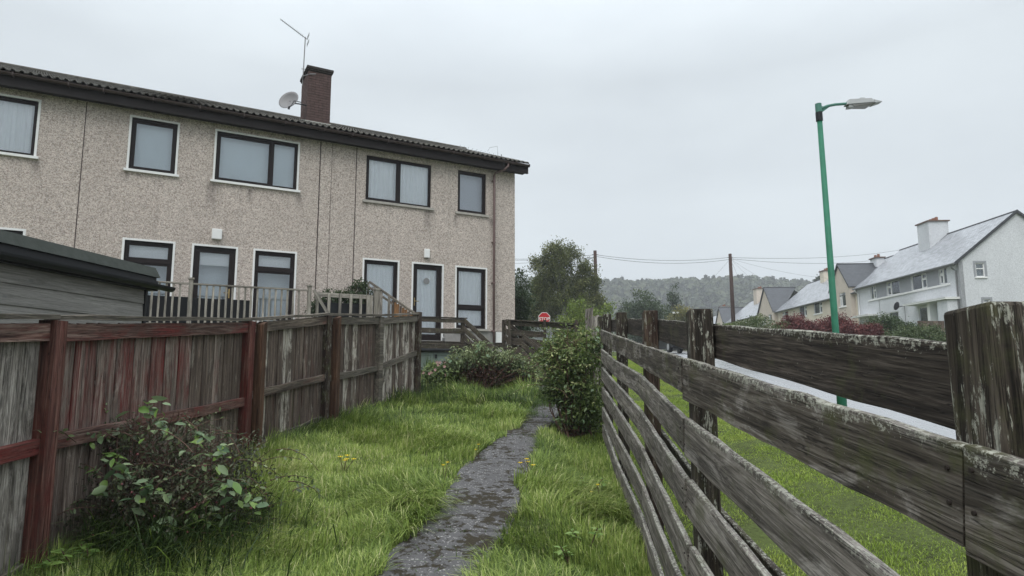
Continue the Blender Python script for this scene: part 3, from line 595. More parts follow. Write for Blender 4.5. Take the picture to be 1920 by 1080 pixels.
    r.hexa([(xr, yr - .001, zr - .045), (Ln, yr - .001, zr - .045), (Ln, 2 * yr - ey, ez - .045), (xr, 2 * yr - ey, ez - .045)], [(xr, yr - .001, zr), (Ln, yr - .001, zr), (Ln, 2 * yr - ey, ez), (xr, 2 * yr - ey, ez)])
    r.build('roof_slope', M['tile'], h)
    if first:
        b = MB(); b.hexa([(xr - .03, 0.30, 7.28 - TZ), (xr - .001, 0.30, 7.28 - TZ), (xr - .001, yr, zr - .25), (xr - .03, yr, zr - .25)], [(xr - .03, 0.30, 7.54 - TZ), (xr - .001, 0.30, 7.54 - TZ), (xr - .001, yr, zr), (xr - .03, yr, zr)])
        b.build('bargeboard', M['gutter'], h)
    return h
WT = 7.165
hc = terrace(0.0, 5.47, 'end house of the pebbledashed terrace, with net curtains and a brown downpipe at its corner',
    [(2.70, 4.56, 5.92, WT), (0.97, 1.88, 5.92, WT), (3.62, 4.54, 2.70, 4.31), (0.97, 1.89, 2.58, 4.31)], [(2.33, 3.18, 2.22, 4.31)], first=True)
hb = terrace(5.47, 10.85, 'middle house of the pebbledashed terrace, white window surrounds and a brick chimney',
    [(9.05, 9.97, 5.93, WT - .02), (6.33, 8.21, 5.93, WT - .02), (8.98, 9.93, 2.6, 4.31), (6.29, 7.22, 2.6, 4.31)], [(7.65, 8.55, 2.22, 4.31)])
ha = terrace(10.85, 16.6, 'pebbledashed terraced house cut by the left edge of the photo, behind the shed roof',
    [(11.69, 13.5, 5.93, WT - .02), (14.6, 15.6, 5.93, WT - .02), (11.74, 12.7, 2.6, 4.31)], [(13.3, 14.2, 2.22, 4.31)])
def W(h, s0_, ops, **kw):
    a, b, c, d = ops; return window(h, a - s0_, b - s0_, c - TZ, d - TZ, cols=[x - s0_ for x in kw.pop('cols', [])], tran=(kw.pop('tran') - TZ) if 'tran' in kw else None, **kw)
W(hc, 0, (2.70, 4.56, 5.92, WT), cols=[3.63], cur='net', surround=False, sill='stone')
W(hc, 0, (0.97, 1.88, 5.92, WT), cur='grey', surround=False, sill='stone')
W(hc, 0, (3.62, 4.54, 2.70, 4.31), cur='net', sill='stone')
W(hc, 0, (0.97, 1.89, 2.58, 4.31), tran=3.18, cur='net', sill='stone')
dr = W(hc, 0, (2.33, 3.18, 2.22, 4.31), cur='net', sill=None, door=True)
b = MB(); b.tube([(3.12, 0.0, 3.28 - TZ), (3.12, -0.06, 3.28 - TZ)], 0.012, 6); b.tube([(3.12, 0.0, 3.28 - TZ), (3.0, 0.0, 3.28 - TZ)], 0.009, 6); b.box(3.105, 3.135, -0.057, -0.048, 3.16 - TZ, 3.38 - TZ); b.build('handle', M['rust'], dr)
b = MB(); b.tube([(2.76, -0.078, 3.86 - TZ), (2.76, -0.0785 + 0.004, 3.86 - TZ)], 0.09, 20); b.build('roundel', M['metal'], dr)
W(hb, 5.47, (9.05, 9.97, 5.93, WT - .02), cur='pale'); W(hb, 5.47, (6.33, 8.21, 5.93, WT - .02), cols=[6.94], cur='pale')
W(hb, 5.47, (8.98, 9.93, 2.6, 4.31), tran=3.86, cur='half'); wh = W(hb, 5.47, (6.29, 7.22, 2.6, 4.31), tran=3.86, cur='half')
dh = W(hb, 5.47, (7.65, 8.55, 2.22, 4.31), cur='half', sill=None, door=True)
b = MB(); x = 7.75 - 5.47; b.box(x - .015, x + .015, -0.057, -0.046, 3.12 - TZ, 3.34 - TZ); b.tube([(x, -0.02, 3.24 - TZ), (x + .12, -0.02, 3.24 - TZ)], 0.009, 6); b.build('handle', M['rust'], dh)
W(ha, 10.85, (11.69, 13.5, 5.93, WT - .02), cols=[12.9], cur='net'); W(ha, 10.85, (14.6, 15.6, 5.93, WT - .02), cur='pale'); W(ha, 10.85, (11.74, 12.7, 2.6, 4.31), tran=3.86, cur='grey'); W(ha, 10.85, (13.3, 14.2, 2.22, 4.31), cur='grey', sill=None, door=True)
# curtain edges in the upper left window of the middle house
for a, b_ in ((9.09, 9.2), (9.80, 9.93)): curtain(hb, a - 5.47, b_ - 5.47, 5.98 - TZ, 7.1 - TZ, -0.30, M['net'])
# hanging wicker heart
m = MB(); hx0, hz0 = 6.80 - 5.47, 3.28 - TZ
for k in range(6):
    sc_h = 0.155 - k * 0.012; pts = []
    for i in range(25):
        t = 2 * PI * i / 24; pts.append((hx0 + sc_h * math.sin(t) ** 3 + random.uniform(-.004, .004), -0.135 + 0.01 * math.sin(k * 2 + t * 3), hz0 + sc_h * (0.82 * math.cos(t) - 0.31 * math.cos(2 * t) - 0.13 * math.cos(3 * t) - 0.06 * math.cos(4 * t))))
    m.tube(pts, 0.009, 5, cap=False)
m.tube([(hx0, -0.135, hz0 + 0.05), (hx0, -0.135, hz0 + 0.34)], 0.003, 4)
ho_ = m.build('hanging_heart', M['white']); ho_.matrix_world = Matrix.Translation(hb.location) @ Matrix.Rotation(TRZ, 4, 'Z')
tag(ho_, 'white wicker heart hanging inside the ground floor window right of the dark door', 'heart ornament')
# joints in the render
def joint(h, x, z0, z1, w=0.012): MB().box(x - w, x + w, 0.001, 0.006, z0 - TZ, z1 - TZ).build('joint_strip', M['gutter'], h)
joint(hb, 5.77 - 5.47, 2.53, 7.32); joint(hb, 0.004, 2.53, 7.32, 0.004); joint(hb, 5.372, 2.53, 7.32, 0.008); joint(hc, 4.83, 2.53, 7.32, 0.010)
MB().box(0.36, 0.64, -0.019, 0.03, 2.17 - TZ, 2.50 - TZ).build('meter_box', M['white'], hc, bevel=0.008)
# downpipe with swan neck
p = MB(); p.tube([(0.42, .36, 7.50 - TZ), (0.42, .36, 7.40 - TZ), (0.50, .30, 7.31 - TZ), (0.70, 0.09, 7.22 - TZ), (0.735, 0.075, 7.14 - TZ), (0.735, .075, 1.2 - TZ)], 0.034, 10)
dp = p.build('downpipe', M['pipe'], hc, smooth=True)
for z in (6.95, 5.1, 3.9, 2.5): MB().tube([(0.735, .075, z - TZ), (0.735, .075, z - TZ + .05)], 0.041, 10).box(.68, .79, 0.001, .045, z - TZ + .01, z - TZ + .04).build('pipe_collar', M['pipe'], dp)
# chimney of the middle house, every brick real but joined
chx0, chx1, chy0, chy1 = 5.22 - 5.47, 5.87 - 5.47, -2.6, -1.6; cz0, cz1 = 7.9 - TZ, 10.0 - TZ
ch = MB().box(chx0 + .012, chx1 - .012, chy0 + .012, chy1 - .012, cz0, cz1).build('chimney', M['mortar'], hb)
bm_ = MB(); ncz = int((cz1 - cz0) / 0.075)
for r in range(ncz):
    z = cz0 + r * 0.075; off = 0.1125 if r % 2 else 0.0
    for (face, a0, a1) in (('y', chx0, chx1), ('x', chy0, chy1)):
        a = a0 - off
        while a < a1 - 0.02:
            b0, b1 = max(a, a0), min(a + 0.215, a1); a += 0.225
            if b1 - b0 < 0.03: continue
            j = random.uniform(-.002, .003)
            if face == 'y':
                bm_.box(b0, b1, chy1 - .03, chy1 + j, z + .005, z + .07); bm_.box(b0, b1, chy0 + j, chy0 + .03, z + .005, z + .07)
            else:
                bm_.box(chx1 - .03, chx1 + j + .001, b0 + .012, b1 - .012, z + .005, z + .07); bm_.box(chx0 + j - .001, chx0 + .03, b0 + .012, b1 - .012, z + .005, z + .07)
tag(bm_.build('bricks', M['brick'], ch), kind='stuff')
MB().box(chx0 - .05, chx1 + .05, chy0 - .05, chy1 + .05, cz1, cz1 + .07).box(chx0 - .025, chx1 + .025, chy0 - .025, chy1 + .025, cz1 - .05, cz1 - .001).build('cap', M['mortar'], ch)
MB().hexa([(chx0 - .03, chy1 + .04, 8.10 - TZ), (chx1 + .04, chy1 + .04, 8.10 - TZ), (chx1 + .04, chy0, 8.5 - TZ), (chx0 - .03, chy0, 8.5 - TZ)], [(chx0 - .03, chy1 + .03, 8.44 - TZ), (chx1 + .04, chy1 + .03, 8.44 - TZ), (chx1 + .04, chy0, 8.83 - TZ), (chx0 - .03, chy0, 8.83 - TZ)]).build('flashing', M['lead'], ch)
MB().tube([((chx0 + chx1) / 2, -2.0, cz1 + .07), ((chx0 + chx1) / 2, -2.0, cz1 + .21)], [0.115, 0.105], 14).build('chimney_pot', M['terracotta'], ch, smooth=False)
def wm(o): o.matrix_world = Matrix.Translation((K[0], K[1], 0)) @ Matrix.Rotation(TRZ, 4, 'Z'); return o       # things placed in terrace coordinates (s, out, z)
HM = Matrix.Translation((K[0], K[1], 0)) @ Matrix.Rotation(TRZ, 4, 'Z')
def ht(s, o, z): return HM @ Vector((s, o, z))
def tempty(name, s, o, z, label, cat, group=None): p = ht(s, o, z); return empty(name, p, TRZ, label, cat, group)
# aerial on the chimney
ae = tempty('tv_aerial', 5.95, -2.0, 9.7, 'tall television aerial clamped to the brick chimney', 'aerial')
MB().tube([(0, 0, -0.1), (-0.02, 0, 1.42)], 0.016, 8).build('mast', M['metal'], ae)
m = MB(); m.tube([(0.05, 0, 0.42), (-.10, 0, 0.44), (-.10, 0.28, .44)], 0.012, 6); m.tube([(0.03, .25, 0.10), (-.12, 0.42, .12), (-.28, .42, .16)], 0.012, 6); m.tube([(0, 0, 0.12), (.03, .25, .10)], .012, 6); m.build('bracket', M['metal'], ae)
m = MB(); tip = Vector((0.70, 0.10, 1.72)); root = Vector((-0.08, 0, 1.36)); m.tube([root, tip], 0.011, 6); m.build('boom', M['metal'], ae)
d = (tip - root).normalized(); cr_ = Vector((0.12, 1, -0.1)).normalized()
for i in range(12):
    c = root.lerp(tip, 0.18 + 0.82 * i / 11); l = 0.11 - 0.004 * i; MB().tube([c - cr_ * l, c + cr_ * l], 0.005, 5).build('element', M['metal'], ae)
m = MB()
for s_ in (-1, 1):
    for k in range(4): c = root + Vector((0.0, 0, 0.03 * s_)) ; m.tube([c + Vector((-.02, -.16, s_ * (.03 + .03 * k))), c + Vector((-.02, .16, s_ * (.03 + .03 * k)))], .004, 4)
m.build('reflector', M['metal'], ae)
# small aerial lying over the eaves
ae2 = tempty('tv_aerial', 0.62, 0.30, 7.62, 'small television aerial fallen flat on the eaves tiles near the downpipe', 'aerial')
MB().tube([(0, 0, 0), (1.15, -.55, 0.32)], 0.009, 6).build('boom', M['metal'], ae2); MB().tube([(0, 0, -.12), (0, 0, .12)], .014, 6).build('clamp', M['metal'], ae2)
for i in range(10): c = Vector((0.12 + .11 * i, -.053 * i - .05, 0.03 + .031 * i)); MB().tube([c - Vector((.02, .09, -.03)), c + Vector((.02, .09, .05))], .004, 4).build('element', M['metal'], ae2)
MB().tube([(0.12, 0, .1), (0.14, 0, .35), (0.34, -.1, .30), (.40, -.1, .18)], .005, 5).build('loop', M['metal'], ae2)
MB().tube([(0, .1, 0), (-.03, .16, -.1), (-.02, .12, -.24), (-.08, .03, -.34)], .008, 5).build('cable', M['wire'], ae2)
# dish
sd = tempty('satellite_dish', 5.9, -1.75, 8.85, 'grey satellite dish on the left side of the brick chimney', 'satellite dish')
m = MB(); v = []; f = []; nr, na = 6, 24
for r in range(nr + 1):
    for a in range(na): rr = 0.30 * r / nr; v.append((rr * math.cos(2 * PI * a / na) * 0.95, 0.9 * (rr ** 2), rr * 1.05 * math.sin(2 * PI * a / na)))
for r in range(nr):
    for a in range(na): f.append((r * na + a, r * na + (a + 1) % na, (r + 1) * na + (a + 1) % na, (r + 1) * na + a))
DR = Euler((math.radians(22), 0, math.radians(-38))).to_matrix().to_4x4()
dm = m.add(v, f).build('reflector', M['dish'], sd, smooth=True); so = dm.modifiers.new('solid', 'SOLIDIFY'); so.thickness = 0.008
dm.matrix_local = Matrix.Translation((0.42, 0.0, 0.10)) @ DR
MB().tube([(-.02, .1, 0.05), (0.16, .1, 0.05), (0.40, -.02, .08)], 0.018, 8).build('arm', M['black'], sd)
MB().tube([(0.12, .12, .10), (0.34, .22, .06), (0.42, .34, -.13), (.48, .38, -.20)], 0.013, 6).tube([(.48, .38, -.20), (.50, .36, -.27)], .028, 8).build('feed_arm', M['black'], sd)
# wall lights
for s_, lab, big in ((8.09, 'white bulkhead light on the pebbledash above the dark brown door', 1.0), (2.81, 'small cream wall light above the door of the end house', 0.72)):
    wl = tempty('wall_light', s_, 0.0, 4.49, lab, 'wall light')
    MB().box(-.11 * big, .11 * big, 0.002, .08, 0, .25).build('body', M['white'], wl, bevel=0.015)
    m = MB()
    for i in range(3):
        for j in range(3): m.box(-.075 * big + .052 * big * i, -.075 * big + .052 * big * i + .044 * big, .0705, .078, .05 + .055 * j, .05 + .055 * j + .046)
    m.build('lens', M['lightcurtain'], wl)

# ---------------------------------------------------------------- camera-frame lookup used only while measuring places: pixel of the photo + distance -> point
def at(px, py, y):
    u = (px - 960) / F; v = (540 - py) / F; c, s = math.cos(PITCH), math.sin(PITCH); k = y / (c - v * s)
    return Vector((u * k, y, 1.5 + (s + v * c) * k))

# ---------------------------------------------------------------- left closeboard fence
LF = [(-2.52, 0.9), (-2.64, 3.62), (-2.70, 6.45), (-2.46, 8.36), (-2.04, 9.69), (-1.62, 10.84)]
LTOP = [1.62, 1.80, 2.00, 2.215, 2.305, 2.43]; LMID = [(0.92, 1.06), (1.07, 1.15), (1.205, 1.36), (1.34, 1.48), (1.50, 1.74)]
lf = empty('garden_fence', (LF[1][0], LF[1][1], G(*LF[1])), 0, 'weathered closeboard fence with flaking red stain along the left of the lawn', 'fence')
lf.matrix_parent_inverse = Matrix()
LO = Vector(lf.location)
bay_mats = [['board_grey', 'board_grey', 'board_grey'], ['board_red', 'board_red', 'board_red', 'board_brown'], ['board_brown', 'board_brown', 'board_white'], ['board_brown', 'board_brown', 'board_white'], ['board_white', 'board_white', 'board_brown']]
rail_mats = ['rail_red', 'rail_red', 'rail_brown', 'rail_grey', 'rail_grey']
for b in range(5):
    (x0, y0), (x1, y1) = LF[b], LF[b + 1]; d = Vector((x1 - x0, y1 - y0, 0)); Ln = d.length; d.normalize(); nrm = Vector((d.y, -d.x, 0)); rz = math.atan2(d.y, d.x)
    g0, g1 = G(x0, y0), G(x1, y1); t0, t1 = LTOP[b], LTOP[b + 1]; m0, m1 = LMID[b]; base = Vector((x0 - LO.x, y0 - LO.y, 0))
    P = lambda s, out, z: base + d * s + nrm * out + Vector((0, 0, z))
    nb = max(1, int(round((Ln - 0.10) / 0.105))); w = (Ln - 0.10) / nb
    for i in range(nb):
        s = 0.05 + (i + 0.5) * w; t = s / Ln; p = P(s, -0.035 - 0.008 * (i % 2), 0); mt = random.choice(bay_mats[b])
        if b == 1: mt = 'board_red' if t < 0.62 or random.random() < 0.3 else 'board_brown'
        zt = (t0 + (t1 - t0) * t) - 0.055 + random.uniform(-.004, .004); zb = (g0 + (g1 - g0) * t) + 0.10
        upright('board', p.x, p.y, zb - LO.z, zt - LO.z, w * 0.97, 0.014, rz + random.gauss(0, 0.03), M[mt], lf, lean=(0, random.gauss(0, 0.004)), jit=0.002, seg=4)
    for (a, c, h, zo) in ((t0 - 0.105, t1 - 0.105, 0.105, 0), (m0, m1, 0.085, 0)):
        plank('rail', P(0.05, 0.0, a - LO.z), P(Ln - 0.05, 0.0, c - LO.z), h, 0.04, M[rail_mats[b]], lf, seg=8, jit=0.005)
    plank('gravel_board', P(0.05, -0.01, g0 + 0.06 - LO.z), P(Ln - 0.05, -0.01, g1 + 0.06 - LO.z), 0.15, 0.025, M['rail_grey'], lf, seg=8, jit=0.01)
    c0, c1 = (0.0, Ln)
    plank('cap', P(c0, -0.01, t0 - 0.018 - LO.z), P(c1, -0.01, t1 - 0.018 - LO.z), 0.032, 0.095, M['rail_grey'], lf, seg=8, jit=0.006)
    lean = (0, 0)
    upright('post', base.x, base.y + 0.0, g0 - 0.3 - LO.z, t0 - 0.035 - LO.z, 0.10, 0.10, rz, M['post_red' if b in (0, 1, 2) else 'post_brown' if b == 3 else 'rail_grey'], lf, jit=0.003)
    if b in (2, 3):                                          # second post fixed beside, for the bay that stands out of line
        q = P(0.16, 0.045, 0); upright('post', q.x, q.y, (g0 + g1) / 2 - 0.45 - LO.z, t0 - (0.045 if b == 2 else 0.05) - LO.z, 0.085, 0.10, rz, M['post_new'], lf, lean=(0, 0.0 if b == 2 else -0.01), jit=0.002, slope=0.03)
x0, y0 = LF[5]; d = Vector((x0 - LO.x, y0 - LO.y, 0))
upright('post', d.x, d.y, G(x0, y0) - .3 - LO.z, LTOP[5] + 0.01 - LO.z, 0.095, 0.095, rz, M['post_brown'], lf)

# ---------------------------------------------------------------- right ranch fence
RF = [(0.83, -0.9), (0.808, 1.12), (0.768, 2.75), (0.925, 4.45), (1.01, 6.1), (1.12, 7.75), (1.28, 9.4)]      # board-side face of each post
# top edge heights of the six camera-side boards at each post
RB = [[1.17, 0.82, 0.50, 0.18, -0.05, -0.25], [1.367, 1.045, 0.72, 0.42, 0.20, 0.0], [1.54, 1.285, 1.03, 0.765, 0.52, 0.27], [1.66, 1.445, 1.19, 0.94, 0.69, 0.448], [1.81, 1.565, 1.355, 1.13, 0.87, 0.62], [1.955, 1.72, 1.50, 1.26, 1.02, 0.82]]
RTB = [1.37, 1.533, 1.685, 1.835, 1.965, 2.08, 2.19]; RPT = [1.42, 1.607, 1.745, 1.89, 2.02, 2.14, 2.24]
rf = empty('ranch_fence', (RF[2][0], RF[2][1], G(*RF[2])), 0, 'dark weathered ranch fence of wide horizontal boards running along the right', 'fence'); RO = Vector(rf.location)
for i, (x, y) in enumerate(RF):
    j = min(i, len(RF) - 2); d = Vector((RF[j + 1][0] - RF[j][0], RF[j + 1][1] - RF[j][1], 0)).normalized(); rz = math.atan2(d.y, d.x)
    n_ = Vector((d.y, -d.x, 0)); c = Vector((x, y, 0)) + n_ * 0.051 - RO
    po = upright('post', c.x, c.y, G(x, y) - 0.3 - RO.z, RPT[i] - RO.z, 0.115 if i == 1 else 0.10, 0.10, rz, M['post_dark' if i not in (3,) else 'post_brown'], rf, jit=0.004, seg=8, slope=-0.01)
    bv = po.modifiers.new('bevel', 'BEVEL'); bv.width = 0.008; bv.segments = 2
for i in range(len(RF) - 1):
    (x0, y0), (x1, y1) = RF[i], RF[i + 1]; d = Vector((x1 - x0, y1 - y0, 0)); Ln = d.length; d.normalize(); n_ = Vector((d.y, -d.x, 0))
    if i < 5:
        for k in range(6):
            h = 0.152 if i else 0.18
            if k == 0 and i <= 1: h = 0.192 if i == 0 else 0.178
            if k == 1 and i <= 1: h = 0.165
            mt = 'fence_mid' if (k == 0 and i <= 2) else ('fence_grey' if k else 'fence_mid')
            e0 = -0.045 if i else 0; e1 = 0.045
            off = 0.017 * (1 if (i + k) % 2 else 1) + (0.004 if i == 2 else 0)
            a = Vector((x0, y0, RB[i][k] - h / 2)) - d * 0.0 - n_ * (off + random.uniform(0, .003)); c = Vector((x1, y1, RB[i + 1][k] - h / 2)) - n_ * (off + random.uniform(0, .003))
            plank('board', a - RO + d * 0.002, c - RO - d * 0.002, h, 0.026, M[mt], rf, seg=14, jit=0.0042)
    h = 0.15; ha = .185 if i <= 1 else h
    a = Vector((x0, y0, RTB[i] - ha / 2)) + n_ * 0.117; c = Vector((x1, y1, RTB[i + 1] - h / 2)) + n_ * 0.117
    plank('board', a - RO, c - RO - d * 0.004, ha, 0.026, M['fence_dark'], rf, seg=12, jit=0.004, h1=h)
    # the board fixed low on the road side
    a = Vector((x0, y0, RB[min(i, 5)][1] - 0.19)) + n_ * 0.117; c = Vector((x1, y1, RB[min(i + 1, 5)][1] - 0.19)) + n_ * 0.117
    if i < 5:
        plank('board', a + Vector((0, 0, -.27)) - RO, c + Vector((0, 0, -.27)) - RO - d * .004, h, 0.026, M['fence_dark'], rf, seg=8)
nme = MB().tube([(0, 0, 0), (0, -.004, 0)], .0045, 8).build('nail', M['nail'], rf); nfirst = nme
for i in range(1, 5):
    x, y = RF[i]
    for k in range(6):
        for dy, dz in ((-.03, -.04), (-.028, -.11), (.03, -.045), (.032, -.105)):
            nn_ = nfirst if nfirst is not None else nme.copy()
            if nfirst is None: col.objects.link(nn_)
            nfirst = None; nn_.parent = rf; nn_.location = Vector((x - .033 - (.004 if i == 2 else 0), y + dy, RB[i][k] + dz)) - RO; nn_.rotation_euler = (0, 0, -PI / 2)
# ---------------------------------------------------------------- boards and old posts behind the bush, the fence of the upper garden
bf = empty('board_fence', at(1022, 690, 16.1), 0, 'mossy horizontal board fence with a dark top rail below the stop sign', 'fence'); BO = Vector(bf.location)
A, B = at(950, 604, 16.3), at(1085, 612, 15.6)
for k, (dz, h, mt) in enumerate(((0, 0.12, 'deck_dark'), (-0.24, .15, 'deck_dark'), (-0.47, .19, 'deck_dark'), (-0.70, .19, 'deck_dark'))):
    if k == 1: A2, B2 = A, A.lerp(B, 0.55)
    else: A2, B2 = A, B
    plank('board', A2 + Vector((0, 0, dz - .02)) - BO, B2 + Vector((0, 0, dz - .02 + random.uniform(-.01, .01))) - BO, h, 0.025, M[mt], bf, seg=8, jit=0.012)
plank('cap', A + Vector((0, -.03, .055)) - BO, B + Vector((0, -.03, .055)) - BO, 0.03, 0.12, M['fence_dark'], bf, seg=6)
for px in (955, 1021, 1080):
    p = at(px, 604, 16.2 - (px - 950) * .0045) - BO; upright('post', p.x, p.y - 0.06, G(0.6, 16) - .2 - BO.z, p.z + 0.05, 0.07, 0.07, 0, M['deck_dark_v'], bf)
for px, py, yy, w in ((1101, 578, 9.6, .09), (1114, 592, 9.9, .08)):
    p = at(px, py, yy); o = upright('old_post', p.x, p.y, G(p.x, p.y) - .2, p.z, w, w, 0.2, M['board_grey'], None, lean=(0.02, .03), slope=0.03, seg=8, jit=.006)
    tag(o, ('taller' if px == 1101 else 'shorter') + ' old grey post in the bush beyond the end of the ranch fence', 'post')

# ---------------------------------------------------------------- decks behind the houses
def tplank(name, a, b, h, t, mat, par, **kw):                # in terrace coordinates
    A_, B_ = ht(*a), ht(*b); o = par.location; q = par.matrix_basis.to_3x3().inverted()
    return plank(name, q @ (A_ - o), q @ (B_ - o), h, t, mat, par, **kw)
def tpost(name, s, o_, z0, z1, w, mat, par, t=None, **kw):
    p = par.matrix_basis.to_3x3().inverted() @ (ht(s, o_, 0) - par.location); return upright(name, p.x, p.y, z0 - par.location.z, z1 - par.location.z, w, t or w, 0, mat, par, **kw)
dk = tempty('timber_deck', 2.9, 0.8, 1.2, 'raised dark timber deck with board railings below the door of the end house', 'deck')
for i in range(12): tplank('deck_board', (3.75, 0.06 + i * .122, 2.125), (1.1, 0.06 + i * .122, 2.125), 0.028, 0.112, M['deck_dark'], dk, seg=3)
for z, h in ((2.04, .13), (1.965, .05)): tplank('fascia_board', (3.75, 1.53, z), (1.1, 1.53, z), h - .012, 0.03, M['deck_dark'], dk, seg=6, jit=.008)
for z, h in ((2.655, .10), (2.395, .13)): tplank('rail_board', (3.72, 1.56, z), (2.36, 1.56, z), h, 0.028, M['deck_dark'], dk, seg=6, jit=.008)
tplank('cap', (3.75, 1.53, 2.72), (2.28, 1.53, 2.735), 0.028, .13, M['fence_dark'], dk, seg=4)
tpost('post', 2.36, 1.50, 1.3, 2.71, .09, M['deck_dark_v'], dk); tpost('post', 3.66, 1.50, 1.3, 2.71, .08, M['board_grey'], dk); tpost('post', 1.17, 1.50, 1.3, 2.74, .08, M['deck_dark_v'], dk)
for (s_a, s_b) in ((2.36, 2.40), (1.17, 1.13)):
    for dz in (0, -.22, -.42):
        tplank('stair_rail', (s_a, 1.55, 2.69 + dz), (s_b - (0.3 if s_a > 2 else .27), 2.75, 1.93 + dz), .125, .03, M['deck_dark'], dk, seg=6, jit=.01)
for k in range(4):
    tplank('stair_tread', (2.22, 1.68 + .27 * k, 1.97 - .17 * k), (1.2, 1.68 + .27 * k, 1.97 - .17 * k), .035, .24, M['deck_dark'], dk, seg=3)
for s_ in (2.25, 1.17): tplank('stringer', (s_, 1.58, 1.90), (s_, 2.72, 1.20), .2, .04, M['deck_dark'], dk, seg=4)
cb = tempty('cupboard', 3.0, 1.45, 1.15, 'grey green painted cupboard doors under the timber deck, half hidden by weeds', 'cupboard')
for i in range(4):
    s_ = 4.15 - i * .5
    m = MB(); x0 = s_ - 3.0; m.box(x0 - .49, x0, .0, .03, .02, .70); rectframe(m, x0 - .488, x0 - .002, .022, .698, .06, .031, .045)
    m.build('door_panel', M['greenboard'], cb)
MB().box(-0.85, 1.15, -.4, -.01, 0, .71).build('carcass', M['greenboard'], cb); MB().box(0.06, .12, .046, .06, .56, .66).build('latch', M['black'], cb)
MB().tube([(1.2, .10, .765), (-.85, .10, .765)], .04, 10).build('gutter', M['black'], cb)
# a few leftovers on the deck
bo = tempty('watering_bottle', 2.72, 1.1, 2.14, 'small grey bottle standing on the timber deck by the door', 'bottle'); MB().tube([(0, 0, 0), (0, 0, .10), (0, 0, .13), (0, 0, .17)], [.035, .035, .014, .014], 10).build('body', M['metal'], bo); MB().tube([(0, 0, .171), (0, 0, .19)], .017, 8).build('cap', M['black'], bo)
# neighbour's grey balustrade
br = tempty('balustrade', 7.6, 1.2, 2.2, 'pale grey slatted balustrade of the middle house deck, above the fence', 'balustrade')
tplank('deck_floor', (10.4, .7, 2.17), (4.55, .7, 2.17), .05, 1.2, M['deck_grey_h'], br, seg=2); tplank('skirt', (10.4, 1.27, 1.95), (4.55, 1.27, 1.95), .4, .03, M['deck_grey_h'], br, seg=4)
tplank('top_rail', (10.3, 1.2, 3.265), (6.12, 1.2, 3.265), .035, .085, M['deck_grey_h'], br, seg=8)
tplank('bottom_rail', (10.3, 1.2, 2.38), (6.12, 1.2, 2.38), .06, .045, M['deck_grey_h'], br, seg=8)
for s_ in (10.2, 8.60, 6.14): tpost('newel', s_, 1.2, 2.2, 3.36, .085, M['deck_grey'], br); tpost('newel_cap', s_, 1.2, 3.361, 3.395, .12, M['deck_grey'], br)
s_ = 10.08
while s_ > 6.25:
    if abs(s_ - 8.6) > .08: tpost('baluster', s_, 1.2, 2.411, 3.247, .042, M['deck_grey'], br, t=.03, seg=2)
    s_ -= .128
tplank('brace', (6.05, 1.24, 3.28), (5.72, 1.24, 2.75), .07, .03, M['deck_grey_h'], br, seg=2)
tplank('top_rail', (5.98, 1.05, 3.20), (4.62, 1.05, 3.20), .10, .03, M['deck_grey_h'], br, seg=4); tplank('bottom_rail', (5.98, 1.05, 2.5), (4.62, 1.05, 2.5), .09, .03, M['deck_grey_h'], br, seg=4)
for k, s_ in enumerate((5.93, 5.66, 5.40, 5.14, 4.90, 4.68)): tpost('baluster', s_, 1.085, 2.42, 3.25, .065 if k != 5 else .16, M['deck_grey'], br, t=.025, seg=2)
tpost('newel', 4.50, 1.1, 2.2, 3.38, .13, M['deck_grey'], br); tpost('newel_cap', 4.50, 1.1, 3.381, 3.41, .17, M['deck_grey'], br)
sc_ = tempty('dark_screen', 8, .85, 2.2, 'black panels standing behind the grey balustrade slats', 'screen')
for (a, b_, z) in ((9.9, 8.62, 3.0), (8.58, 7.35, 2.99), (5.9, 4.66, 3.03)): tplank('panel', (a, .95, (2.2 + z) / 2), (b_, .95, (2.2 + z) / 2), z - 2.2, .03, M['black'], sc_, seg=2, jit=0)
ws = tempty('white_bin', 6.9, .75, 2.2, 'white plastic box behind the balustrade under the heart window', 'box'); MB().box(-.2, .2, -.15, .15, 0, .32).build('body', M['white'], ws, bevel=.02); MB().box(-.22, .22, -.17, .17, .321, .36).build('lid', M['lampgrey'], ws, bevel=.01)
# boundary fence between the decks, its top falling towards the garden
tf = tempty('sloping_fence', 4.15, 1.6, 1.3, 'orange brown board fence with a sloping top between the two decks', 'fence')
TFP = lambda o_: (4.47 - .082 * (o_ - .3), o_, 3.68 - .364 * (o_ - .3))
for i in range(9):
    q = TFP(1.86 + i * .15); tpost('board', q[0], q[1], 1.3, q[2] - .05, .014, M['board_orange' if i % 3 else 'board_brown'], tf, t=.135, seg=3)
tplank('cap', TFP(.3), TFP(3.12), .05, .045, M['rail_grey'], tf, seg=6, jit=.002)
q0, q1 = TFP(.3), TFP(1.9); tplank('rail', (q0[0], q0[1], q0[2] - .14), (q1[0], q1[1], q1[2] - .14), .05, .03, M['rail_grey'], tf, seg=4)
for o_ in (.3, .75, 1.2, 1.7): q = TFP(o_); tpost('post', q[0] + .03, o_, 1.3, q[2] - .01, .05, M['board_grey'], tf)

